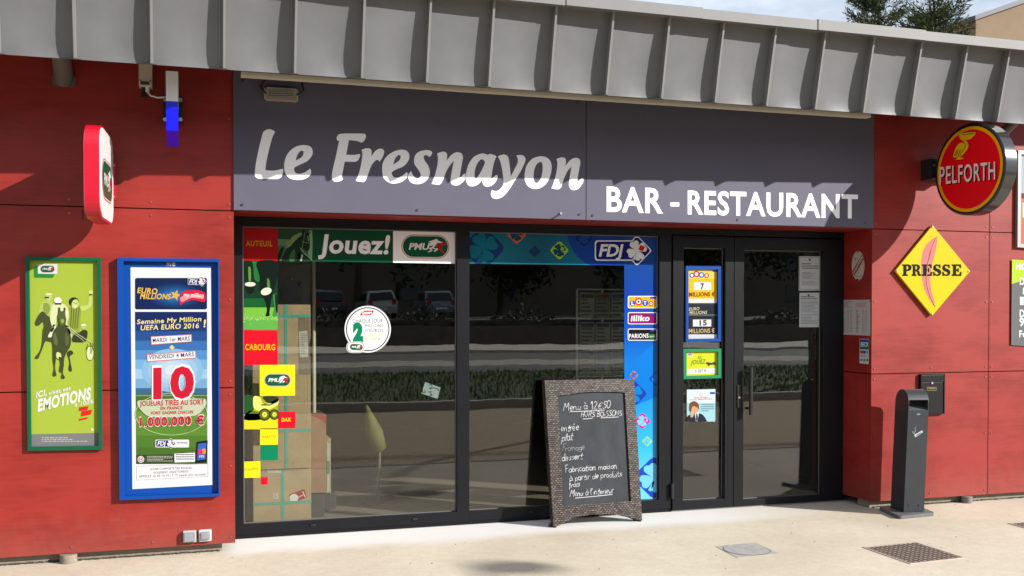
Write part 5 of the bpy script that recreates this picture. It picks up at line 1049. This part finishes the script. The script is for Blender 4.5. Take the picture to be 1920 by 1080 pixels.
b = MB(); b.add([bl_(th_, .0, hb + .001), bl_(Wd - th_, .0, hb + .001), bl_(Wd - th_, .07, hb + .028), bl_(th_, .07, hb + .028)], [[0, 1, 2, 3]], mat('bin_lip', (.12, .125, .13), .4, .3)); b.add([bl_(th_, .07, hb + .02), bl_(Wd - th_, .07, hb + .02), bl_(Wd - th_, .09, zc_ + rh * .8), bl_(th_, .09, zc_ + rh * .8)], [[0, 1, 2, 3]], mat('tray_back_black', (.012, .011, .011), .9, noise=.4, nscale=30)); b.build('stub_tray', ab)  # near-black mottled sheet at the back of the hood opening
def bmap(u, v, h): p = on(u, v, uy2, f0); return p - uy2 * h
P = Print(bmap, 1650, 690, 3.6); LG = (196, 200, 204)
P.poly([(230, 452), (285, 420), (290, 434), (238, 468)], LG, 2); P.poly([(244, 454), (278, 434), (281, 437), (246, 458)], (40, 42, 46), 3); P.line(smooth([(236, 448), (228, 436), (240, 424), (234, 412), (242, 398)], 4, False), 3.2, LG, 2); P.line(smooth([(230, 444), (216, 432), (222, 426)], 4, False), 3.2, LG, 2); P.poly(rrect(247, 306, 271, 318, 3), (130, 134, 138), 2)
P.line(smooth([(216, 526), (240, 528), (256, 514), (270, 492)], 4, False), .8, (110, 112, 116), 2); P.build('smoking_symbol', ab)
# blackboard
BL, BR = GX(1040, 990), GX(1204, 978); BR.y = BL.y = (BL.y + BR.y) / 2 if abs(BL.y - BR.y) < .15 else BL.y
bu = (GX(1204, 978) - GX(1040, 990)); bu.z = 0; wid = bu.length; bu.normalize(); perp = Vector((-bu.y, bu.x, 0)); org = GX(1040, 990); best = None
for i in range(300):
    a = R(i * .1); nn = (perp * math.cos(a) - Vector((0, 0, 1)) * math.sin(a)); p, q = on(1021, 713, nn, org), on(1189, 710.5, nn, org); e = abs((p - q).length - wid * 1.0)
    if best is None or e < best[0]: best = (e, a, nn)
TILT = R(11); NB = perp * math.cos(TILT) - Vector((0, 0, 1)) * math.sin(TILT); vb = (Vector((0, 0, 1)) * math.cos(TILT) + perp * math.sin(TILT))
abd = thing('chalk_board', (org.x + wid / 2, org.y, 0), 'brown wicker framed menu blackboard leaning on the pavement before the window', 'menu board')
def cb(x, y, off=0): return on(980 + x / 3.271, 680 + y / 3.271, NB, org) + NB * off
def seg(pts, n): 
    r_ = []
    for k in range(len(pts) - 1):
        for i in range(n): t = i / n; r_.append((pts[k][0] + (pts[k + 1][0] - pts[k][0]) * t, pts[k][1] + (pts[k + 1][1] - pts[k][1]) * t))
    return r_
outer = seg([(135, 108), (683, 100)], 8) + seg([(683, 100), (733, 966)], 10) + [(733, 966), (700, 962), (660, 947), (600, 934), (520, 928), (420, 932), (330, 948), (270, 972), (225, 998)] + seg([(190, 1006), (135, 108)], 10)
inner = [(216 + (627 - 216) * i / 8, 205 + (183 - 205) * i / 8 - 14 * math.sin(math.pi * i / 8)) for i in range(8)] + seg([(627, 183), (665, 850)], 10) + [(665 + (248 - 665) * i / 9, 850 + (880 - 850) * i / 9) for i in range(9)] + seg([(248, 880), (216, 205)], 10)
def uvb(co): d = Vector(co) - org; return (d.dot(vb) * .62, d.dot(bu)) if False else (d.dot(bu) + d.dot(NB), d.dot(vb))
def wframe(off, name):
    b = MB(); b.ring([cb(x, y, off) for x, y in outer], [cb(x, y, off) for x, y in inner], NB * .026, M_WICKER); b.build(name, abd, uv=uvb)
wframe(0, 'frame'); wframe(.036, 'rear_frame')
M_SLATE = mat('chalk_slate', (.017, .020, .025), .6, spec=.25, noise=.55, nscale=3, stretch=(2, 2, 1))
b = MB(); b.prism([cb(x, y, .014) for x, y in inner], NB * .012, M_SLATE); b.build('slate', abd)
for (x, y), nm in (((200, 990), 0), ((722, 962), 0), ((183, 988), 1), ((703, 960), 1)):
    p = cb(x, y, (.014 + .034 * nm)); b = MB(); b.tube([p, (p.x, p.y, .0)], .014, M_BLACK, 10); b.build('foot', abd)
def arc(cx, cy, rx, ry, a0, a1, n=7): return [(cx + rx * math.cos(R(a0 + (a1 - a0) * i / n)), cy + ry * math.sin(R(a0 + (a1 - a0) * i / n))) for i in range(n + 1)]
CH = {  # single-stroke hand: (width, strokes); y up, x-height .5, cap 1
 'a': (.5, [arc(.22, .25, .2, .24, 30, 390), [(.42, .5), (.42, .08), (.5, 0)]]), 'à': (.5, [arc(.22, .25, .2, .24, 30, 390), [(.42, .5), (.42, .08), (.5, 0)], [(.1, .85), (.28, .66)]]),
 'b': (.46, [[(.05, 1), (.05, 0)], arc(.22, .24, .18, .24, 170, -150)]), 'c': (.42, [arc(.24, .25, .2, .24, 50, 320)]), 'd': (.5, [arc(.22, .25, .2, .24, 30, 390), [(.42, 1), (.42, .06), (.5, 0)]]),
 'e': (.46, [[(.05, .24), (.38, .3)] + arc(.22, .26, .18, .24, 20, 320)]), 'é': (.46, [[(.05, .24), (.38, .3)] + arc(.22, .26, .18, .24, 20, 320), [(.18, .66), (.36, .86)]]),
 'f': (.36, [[(.36, .92), (.24, 1), (.16, .85), (.14, 0), (.05, -.3)], [(.02, .45), (.32, .5)]]), 'g': (.5, [arc(.22, .25, .2, .24, 30, 390), [(.42, .5), (.42, -.2), (.25, -.36), (.05, -.25)]]),
 'i': (.22, [[(.1, .5), (.1, .06), (.2, 0)], [(.1, .68), (.12, .72)]]), 'l': (.3, [[(.05, .3), (.22, .8), (.16, 1), (.08, .85), (.1, .1), (.24, .02)]]), 'm': (.72, [[(.06, .5), (.06, 0)], [(.06, .3), (.18, .5), (.3, .42), (.32, 0)], [(.32, .3), (.46, .5), (.58, .42), (.6, .04), (.7, 0)]]),
 'n': (.5, [[(.06, .5), (.06, 0)], [(.06, .3), (.2, .5), (.36, .42), (.38, .06), (.48, 0)]]), 'o': (.46, [arc(.22, .25, .19, .24, 90, 450)]), 'p': (.48, [[(.06, .5), (.04, -.36)], arc(.24, .24, .18, .25, 160, -150)]), 'r': (.36, [[(.06, .5), (.08, 0)], [(.08, .3), (.18, .48), (.34, .46)]]),
 's': (.38, [[(.32, .45), (.18, .5), (.08, .4), (.2, .26), (.3, .12), (.18, 0), (.04, .06)]]), 't': (.36, [[(.16, .85), (.14, .08), (.24, 0), (.34, .06)], [(.0, .52), (.32, .55)]]), 'u': (.5, [[(.06, .5), (.08, .12), (.2, 0), (.36, .14)], [(.38, .5), (.38, .08), (.48, 0)]]),
 'M': (.8, [[(.05, 0), (.15, .95), (.38, .35), (.6, .98), (.68, 0)]]), 'H': (.6, [[(.08, 1), (.06, 0)], [(.46, 1), (.46, 0)], [(.06, .5), (.46, .52)]]), 'O': (.66, [arc(.3, .5, .26, .48, 90, 450, 12)]), 'R': (.56, [[(.08, 0), (.08, 1), (.36, .96), (.42, .74), (.3, .54), (.08, .5)], [(.24, .5), (.48, 0)]]), 'S': (.5, [[(.42, .9), (.24, 1), (.08, .82), (.2, .58), (.4, .42), (.42, .16), (.22, 0), (.05, .1)]]),
 'B': (.56, [[(.08, 0), (.08, 1), (.36, .95), (.38, .62), (.08, .54), (.44, .44), (.44, .08), (.06, 0)]]), 'N': (.64, [[(.08, 0), (.1, 1), (.48, .05), (.5, 1)]]), 'F': (.5, [[(.1, 0), (.1, .96)], [(.02, .98), (.46, 1)], [(.1, .52), (.36, .54)]]),
 '1': (.34, [[(.04, .68), (.2, 1), (.2, 0)]]), '2': (.5, [[(.06, .8), (.22, 1), (.4, .8), (.3, .45), (.05, .02), (.46, .02)]]), '5': (.5, [[(.42, 1), (.12, .98), (.1, .56), (.3, .58), (.42, .34), (.28, .02), (.05, .08)]]), '0': (.54, [arc(.25, .5, .2, .48, 90, 450, 12)]), '€': (.6, [arc(.34, .5, .26, .48, 50, 310, 10), [(.0, .58), (.4, .58)], [(.0, .42), (.36, .42)]]), "'": (.16, [[(.08, 1), (.05, .8)]]), ' ': (.34, [])}
M_CHALK = mat('chalk', (.48, .48, .49), .9); M_CHALK2 = mat('faint_chalk', (.22, .225, .235), .9)
bt = MB(); rd = random.Random(21)
def chalk(t, p0, p1, cap, r_=.0026, m_=M_CHALK):
    total = sum(CH[c][0] for c in t); x = 0; dx, dy = (p1[0] - p0[0]), (p1[1] - p0[1])
    for c in t:
        wd, st_ = CH[c]; jy = rd.uniform(-.07, .07); js = rd.uniform(.86, 1.16); jt = rd.uniform(-.12, .16); r2 = r_ * rd.uniform(.75, 1.25)
        for l in st_:
            pts = smooth(l, 3, False) if len(l) > 2 else l
            q = []
            for px, py in pts: k = (x + px) / total; q.append(cb(p0[0] + dx * k + py * cap * (.08 + jt), p0[1] + dy * k - (py * js + jy) * cap, .0125))
            bt.tube(q, r2, m_, 5)
        x += wd
def rule(a, c): bt.tube([cb(*a, .0125), cb((a[0] + c[0]) / 2, (a[1] + c[1]) / 2 + 1, .0125), cb(*c, .0125)], .003, M_CHALK, 5)
chalk('Menu à 12€50', (250, 292), (542, 280), 46); rule((292, 300), (505, 290)); chalk('HORS BOiSSONS', (358, 332), (614, 325), 32); rule((372, 345), (432, 340)); rule((482, 338), (592, 332)); bt.build('chalk_heading', abd); bt = MB()
chalk('entrée', (235, 421), (347, 414), 46); chalk('plat', (240, 482), (312, 475), 48); chalk('Fromage', (243, 541), (385, 532), 38, .0025, M_CHALK2); chalk('dessert', (243, 601), (370, 589), 42)
chalk('Fabrication maison', (263, 673), (582, 648), 40); chalk('à partir de produits', (290, 724), (612, 697), 36); chalk('frais', (287, 766), (353, 758), 40); chalk("Menu à l'interieur", (290, 824), (562, 799), 40); rule((325, 831), (555, 808))
bt.build('chalk_lines', abd)
# covers in the paving
def cover(name, label, cat, corners, mt): return thing(name, sum((Vector(c) for c in corners), Vector()) / 4, label, cat)
cs = [GX(x, y, .003) for x, y in ((1622, 1026.5), (1715.5, 1017), (1798.5, 1044.8), (1707, 1056))]
o0 = cs[0]; e1 = cs[1] - cs[0]; e2 = cs[3] - cs[0]
M_RUST = mat('worn_cast_iron', (.44, .345, .28), .7, .1, noise=.25, nscale=20); M_RUSTD = mat('cover_recess', (.07, .048, .038), .85, noise=.3, nscale=20)
def tread(cs, name, label):
    o0, e1, e2 = cs[0], cs[1] - cs[0], cs[3] - cs[0]
    t = cover(name, label, 'drain cover', cs, None)
    b = MB(); b.prism([c - Vector((0, 0, .004)) for c in cs], (0, 0, .003), M_RUSTD); b.build('plate', t)
    b = MB(); n = 11
    for i in range(n):
        for k in range(n):
            u, v = (i + .5) / n, (k + .5) / n; d = ((.036, .013) if (i + k) % 2 else (.013, .036)); z = Vector((0, 0, .0008))
            q = [o0 + e1 * (u + sx_ * d[0] * .8) + e2 * (v + sy_ * d[1] * .8) + z for sx_, sy_ in ((-1, -1), (1, -1), (1, 1), (-1, 1))]; b.add(q, [[0, 1, 2, 3]], M_RUST)
    b.build('tread_pattern', t)
    b = MB(); inn = [o0 + e1 * u + e2 * v + Vector((0, 0, -.003)) for u, v in ((.0, .0), (1, 0), (1, 1), (0, 1))]; ou = [o0 + e1 * u + e2 * v + Vector((0, 0, -.003)) for u, v in ((-.03, -.03), (1.03, -.03), (1.03, 1.03), (-.03, 1.03))]
    b.ring(ou, inn, (0, 0, .0045), M_RUST); b.build('rim', t)
tread(cs, 'drain_cover', 'square rusty tread plate cover in the paving at lower right')
c3 = [GX(x, y, .003) for x, y in ((1893.5, 981.5), (1966, 975), (2040, 993), (1965, 1001))]; tread(c3, 'drain_cover', 'rusty tread plate cover cut by the right edge of the picture')
c2 = [GX(x, y, .003) for x, y in ((1340.5, 1024), (1416.5, 1016.8), (1461, 1037.3), (1383, 1045.6))]
t = cover('manhole_cover', 'grey round manhole lid set in a square concrete collar', 'manhole cover', c2, None)
M_MAN = mat('manhole_concrete', (.30, .29, .275), .85, noise=.2, nscale=14, bump=.3); ce = sum((Vector(c) for c in c2), Vector()) / 4
b = MB(); b.prism([c - Vector((0, 0, .004)) for c in c2], (0, 0, .003), mat('collar_concrete', (.32, .305, .275), .9, noise=.2, nscale=12)); b.build('collar', t)
ra = (c2[1] - c2[0]).length * .47; b = MB(); b.prism([ce + Vector((ra * math.cos(R(a)), ra * math.sin(R(a)), -.0005)) for a in range(0, 360, 10)], (0, 0, .002), M_MAN); b.build('lid', t)
b = MB(); b.ring([ce + Vector((ra * 1.025 * math.cos(R(a)), ra * 1.025 * math.sin(R(a)), -.0005)) for a in range(0, 360, 10)], [ce + Vector((ra * 1.0 * math.cos(R(a)), ra * math.sin(R(a)), -.0005)) for a in range(0, 360, 10)], (0, 0, .0012), M_RUSTD); b.build('lid_seam', t)
# ================================================================== BEHIND THE GLASS
M_CARD = mat('cardboard', (.25, .18, .10), .85, noise=.14, nscale=6, spec=.2); M_TAPE = mat('teal_tape', (.03, .22, .17), .4); M_CARD2 = mat('brown_cardboard', (.19, .105, .06), .85, noise=.12, spec=.2)
def carton(label, Y, xa, xb, z0, z1, dep, mt, tapes_v=(), tapes_h=(), art=None):
    x0, x1 = PX(xa, 800, Y).x, PX(xb, 800, Y).x; t = thing('cardboard_box', ((x0 + x1) / 2, Y + dep / 2, z0), label, 'box', 'cardboard boxes behind the window')
    b = MB(); b.box(x0, x1, Y, Y + dep, z0, z1, mt, bev=.006); b.build('carton', t)
    b = MB()
    for px in tapes_v: xx = PX(px, 800, Y).x; b.box(xx - .011, xx + .011, Y - .002, Y - .0003, z0 + .002, z1 + .001, M_TAPE)
    for py in tapes_h: zz = PX((xa + xb) / 2, py, Y).z; b.box(x0 - .002, x1 + .002, Y - .0026, Y - .0023, zz - .010, zz + .010, M_TAPE)
    if tapes_v or tapes_h: b.build('strap', t)
    if art: P = Print(wall_map(Y - .001)); art(P); P.build('printed_label', t)
    return x0, x1
YB = .60; zj = PX(530, 880, YB).z; zt_ = PX(530, 571, YB).z
def glasslab(P):
    P.at(430, 700, 3.176); P.poly([(355, 722), (448, 688), (462, 740), (372, 774)], (150, 30, 34), 1); P.poly(S3([(362, 728), (392, 718), (412, 738), (400, 764), (370, 766), (360, 748)]), (206, 200, 192), 2); P.line([(408, 740), (442, 722)], 6, (206, 200, 192), 2); P.line([(436, 704), (452, 738)], 6, (206, 200, 192), 2); P.rect(262, 714, 290, 746, (190, 186, 176), 1); P.small(266, 718, 286, 742, 5, (70, 66, 60), 2, 4)
    P.rect(228, 580, 310, 592, (180, 180, 172), 1)
def upperlab(P):
    P.at(430, 400, 3.176); P.poly([(412, 620), (478, 622), (484, 960), (414, 960)], (120, 104, 84), 1); P.poly([(414, 704), (464, 698), (470, 856), (420, 858)], (176, 172, 160), 2); P.small(424, 716, 460, 844, 12, (120, 112, 100), 3, 3)
x0_, x1_ = carton('lower carton with wine glass label and teal strap, behind the window', YB, 474, 583, .013, zj - .004, .5, M_CARD, (529.5,), (943,), glasslab)
carton('upper tall carton with crossed teal straps, on the wine glass carton', YB + .012, 474, 583, zj, zt_, .48, M_CARD, (536.5,), (592.5, 808), upperlab)
YB2 = .95; zb2_ = PX(600, 924, YB2).z
b = MB(); xa_, xb_ = x1_ + .03, PX(611, 800, YB2).x; b.box(xa_ - .25, xb_ - .01, YB2 + .02, YB2 + .4, .013, zb2_ - .003, mat('dark_crate_plastic', (.015, .015, .016), .6), bev=.008); tag(b.build('storage_crate'), 'dark crate under the small brown carton, behind the window', 'crate')
def redlab(P): P.at(430, 700, 3.176); P.poly(S3([(488, 250), (570, 250), (574, 300), (540, 270)]), (150, 50, 40), 1)
carton('small brown carton with red print, between tall carton and window', YB2, 560, 611.5, zb2_, PX(600, 778, YB2).z, .4, M_CARD2, art=redlab)
def sideprint(P): P.at(430, 700, 3.176); P.poly([(580, 410), (598, 420), (598, 700), (580, 712)], (170, 176, 166), 1); P.poly([(580, 520), (598, 524), (598, 600), (580, 600)], (90, 130, 120), 2)
carton('narrow carton with white side label behind the brown one', 1.25, 605, 620.5, PX(612, 925, 1.25).z, PX(612, 822, 1.25).z, .25, M_CARD, art=sideprint)
b = MB(); q = PX(610, 925, 1.25); b.box(q.x - .1, q.x + .09, 1.26, 1.5, .013, q.z - .003, mat('dark_crate_plastic', ()), bev=.006); tag(b.build('storage_crate'), 'small dark crate under the narrow carton behind the window', 'crate')
cb_ = thing('metal_cabinet', PX(540, 570, 1.2), 'grey metal cabinet behind the tall carton', 'cabinet'); q0, q1 = PX(470, 575, 1.25), PX(582, 494, 1.25)
b = MB(); b.box(q0.x - .3, q1.x, 1.25, 1.7, .013, 2.15, mat('cabinet_grey', (.10, .095, .088), .5, noise=.1)); b.build('body', cb_)
for px, py in ((546, 521), (562, 534)):
    h_ = PX(px, py, 1.25); b = MB(); b.tube([h_ + Vector((-.012, -.002, .02)), h_ + Vector((-.012, -.02, -.01)), h_ + Vector((.016, -.02, -.01)), h_ + Vector((.016, -.002, .02))], .004, M_STEEL, 6); b.build('handle', cb_)
b = MB(); q = PX(588, 540, 1.15); b.tube([(q.x, 1.15, .013), (q.x, 1.15, 2.2)], .016, mat('pale_pole', (.35, .31, .24), .5), 8); tag(b.build('pole'), 'thin pale pole beside the metal cabinet', 'pole')
# folded parasol
um = thing('folded_parasol', GX(702, 900), 'folded yellow green parasol standing inside the left window', 'parasol'); yp = 1.45; pt, pm, pb, pe = PX(687, 760, yp), PX(702, 812, yp), PX(712, 842, yp), PX(697, 955, yp)
b = MB(); b.tube([pt, pt.lerp(pm, .5), pm, pb, pb + Vector((.005, 0, -.02))], [.01, .045, .075, .06, .02], mat('parasol_cloth', (.075, .072, .010), .8, noise=.3, nscale=12), 10); b.build('canopy', um)
b = MB(); b.tube([pb, (pb.x - .02, yp, .03)], .014, mat('parasol_pole', (.10, .085, .05), .5), 8); b.box(pb.x - .17, pb.x + .13, yp - .15, yp + .15, .013, .045, M_BLACK); b.build('stand', um)
# news rack
nr = thing('news_rack', PX(1130, 950, 1.6), 'white wire newspaper rack inside the middle window', 'rack'); q0, q1 = PX(1082, 745, 1.6), PX(1176, 543, 1.6)
M_WIRE = mat('white_wire', (.34, .34, .32), .5)
b = MB()
for xx in (q0.x, (q0.x + q1.x) / 2, q1.x): b.tube([(xx, 1.6, .013), (xx, 1.6, q1.z)], .012, M_WIRE, 6)
for zz in (q1.z, q1.z - .27, q1.z - .54, q1.z - .80): b.tube([(q0.x, 1.6, zz), (q1.x, 1.6, zz)], .008, M_WIRE, 6); b.tube([(q0.x, 1.55, zz - .22), (q1.x, 1.55, zz - .22)], .006, M_WIRE, 6)
b.build('wire_frame', nr)
rd = random.Random(4)
for rr_, zz in enumerate((q1.z - .26, q1.z - .53, q1.z - .79)):
    for k in range(3):
        xa = q0.x + .02 + k * (q1.x - q0.x - .03) / 3; wd = (q1.x - q0.x - .06) / 3; c = rd.choice(((150, 150, 142), (120, 126, 130), (136, 130, 112)))
        P = Print(lambda u, v, h: Vector((u, 1.585 - h, v))); P.poly([(xa, zz), (xa + wd, zz), (xa + wd, zz + .23), (xa, zz + .23)], c, 0)
        for j in range(5): yy = zz + .02 + j * .035; P.rect(xa + .015, yy, xa + wd * rd.uniform(.5, .9), yy + .014, (70, 70, 70), 1)
        P.rect(xa + .01, zz + .18, xa + wd - .01, zz + .215, rd.choice(((150, 40, 40), (40, 50, 90), (40, 40, 44))), 1); tag(P.build('newspaper'), 'folded newspaper on the white wire rack inside', 'newspaper', 'newspapers on the wire rack')
# ================================================================== BEYOND THE ROOF
M_CON = leaves_mat('conifer_leaves', (.034, .047, .020), .55); M_CON2 = leaves_mat('conifer_tips', (.062, .072, .026), .4)
def conifer(cx, Y, base_px, hgt, wpx, seed, label):
    c = PX(cx, 300, Y); t = thing('conifer_tree', (c.x, Y, 0), label, 'tree', 'conifers beyond the roof'); rd = random.Random(seed); x = c.x
    b = MB(); b.tube([(x, Y, 0), (x + .1, Y, hgt * .5), (x, Y, hgt * .98)], [.34, .22, .03], M_BARK, 8); sprays = []
    for k in range(190):
        z = hgt * rd.uniform(.42, .99); f = 1 - ((z / hgt) - .35) / .72; L = wpx * (.35 + .75 * max(0, f)) * rd.uniform(.65, 1.15); a = rd.uniform(0, 6.283)
        p0 = Vector((x, Y, z)); d = Vector((math.cos(a), math.sin(a), rd.uniform(.15, .75))).normalized(); p1 = p0 + d * L * .6; p2 = p1 + (d + Vector((0, 0, rd.uniform(.0, .5)))).normalized() * L * .5
        if k < 60: b.tube([p0, p1, p2], [.05, .03, .01], M_BARK, 4, False)
        sprays.append((p0, p1, p2))
    b.build('trunk', t); vs, fs, vs2, fs2 = [], [], [], []
    for p0, p1, p2 in sprays:
        for j in range(84):
            s_ = .12 + .88 * rd.random() ** .8; p = p0.lerp(p1, s_ * 1.8) if s_ < .55 else p1.lerp(p2, (s_ - .55) / .45); ax = ((p1 - p0) if s_ < .55 else (p2 - p1)).normalized()
            d = (ax * rd.uniform(.5, 1.1) + Vector((rd.gauss(0, .6), rd.gauss(0, .6), rd.gauss(.12, .45)))).normalized(); L = rd.uniform(.12, .34) * (1.15 - .4 * s_); sd = d.orthogonal().normalized(); sd.rotate(Matrix.Rotation(rd.uniform(0, 3.1), 3, d)); wd = rd.uniform(.010, .024)
            p = p + Vector((rd.gauss(0, .08), rd.gauss(0, .08), rd.gauss(0, .07)))
            V, Fc = (vs2, fs2) if (rd.random() < .33) else (vs, fs); q = len(V); V += [p, p + d * L * .5 + sd * wd, p + d * L, p + d * L * .5 - sd * wd]; Fc.append([q, q + 1, q + 2, q + 3])
    b = MB(); b.add(vs, fs, M_CON); b.add(vs2, fs2, M_CON2); b.build('crown', t)
conifer(1646, 24, 60, 13.3, 2.3, 2, 'dense dark conifer beyond the roof, left of the pair')
conifer(1752, 18.5, 60, 10.5, 1.9, 5, 'looser feathery conifer beside the beige gable end')
hs = thing('house', PX(1900, 400, 20), 'plain beige rendered house showing its gable above the roof', 'house'); HY = 22
g0, g1, g2 = PX(1829.5, 45, HY), PX(1829.5, 33, HY), PX(1920, 2, HY); dxs = (g2.x - g1.x); dz = (g2.z - g1.z)
M_REND = mat('beige_render', (.175, .125, .075), .9, noise=.08, nscale=1.2)
xr_ = g0.x + dxs * 3; zr_ = g1.z + dz * 3
b = MB(); b.prism([(g0.x, HY, 0), (g0.x + 2 * (xr_ - g0.x), HY, 0), (g0.x + 2 * (xr_ - g0.x), HY, g1.z - .05), (xr_, HY, zr_ - .05), (g0.x, HY, g1.z - .05)], (0, 9, 0), M_REND); b.build('wall', hs)
b = MB(); b.prism([(g0.x - .12, HY - .12, g1.z - .12), (xr_, HY - .12, zr_ - .05), (g0.x + 2 * (xr_ - g0.x) + .12, HY - .12, g1.z - .12), (g0.x + 2 * (xr_ - g0.x) + .12, HY - .12, g1.z + .04), (xr_, HY - .12, zr_ + .12), (g0.x - .12, HY - .12, g1.z + .04)], (0, 9.3, 0), mat('slate_verge', (.06, .065, .075), .6)); b.build('roof', hs)
an = thing('antenna', (PX(1322, 20, 4).x, 4, 3.83), 'thin twin rod antenna standing on the flat roof', 'antenna')
for dx in (-.03, .02): b = MB(); xx = PX(1322, 20, 4).x + dx; b.tube([(xx, 4, 3.83), (xx, 4, 5.3 - abs(dx) * 8)], .006, M_STEEL, 5); b.build('rod', an)
# street lamp out of frame: its head throws the soft shadow at the foot of the picture
sp_ = GX(965, 1064, 0); hp = sp_ + SUN * (6.2 / SUN.z)
LX, LY = hp.x + .5, hp.y - 1.9
sl_ = thing('street_lamp', (LX, LY, 0), 'tall grey street lamp with a flat oval head beside the path', 'street lamp')
M_LP = mat('lamp_grey', (.12, .12, .12), .5, .3)
b = MB(); b.tube([(LX, LY, 0), (LX, LY, 6.2)], [.08, .05], M_LP, 12); b.tube([(LX, LY, 6.18), (LX - .1, LY + .4, 6.4), (hp.x + .1, hp.y - .35, 6.4), (hp.x, hp.y, 6.27)], .03, M_LP, 8); b.build('pole', sl_)
b = MB(); bm_ = bmesh.new(); bmesh.ops.create_uvsphere(bm_, u_segments=20, v_segments=10, radius=1)
b.bm(bm_, M_LP, Matrix.Translation((hp.x, hp.y, 6.2)) @ Matrix.Diagonal((.24, .15, .10, 1))); b.build('lamp_head', sl_)
# overhead cables behind the viewer; their shadows cross the gravel that the glass mirrors
for k, (dy, lab) in enumerate(((0, 'black overhead cable sagging above the gravel, nearer the shop'), (-.28, 'black overhead cable sagging above the gravel, nearer the road'))):
    zc2_ = 6.6; yc = -3.9 + SUN.y * zc2_ / SUN.z + dy; b = MB()
    b.tube([(-40 + 4 * i, yc + .035 * (-40 + 4 * i) * (1 + .25 * k), zc2_ + .0006 * (4 * i - 40) ** 2) for i in range(21)], .022, M_BLACK, 6); tag(b.build('overhead_cable'), lab, 'cable')
# crumbs of grit on the paving
rd = random.Random(31); b = MB()
for i in range(70):
    x, y = rd.uniform(-1.2, 6.5), rd.uniform(-2.4, .0); s_ = rd.uniform(.002, .006) * (1.6 if rd.random() < .1 else 1)
    b.box(x, x + s_, y, y + s_ * rd.uniform(.6, 1.8), -.001, s_ * .6, M_DIRT)
stuff(b.build('gravel_crumbs'))
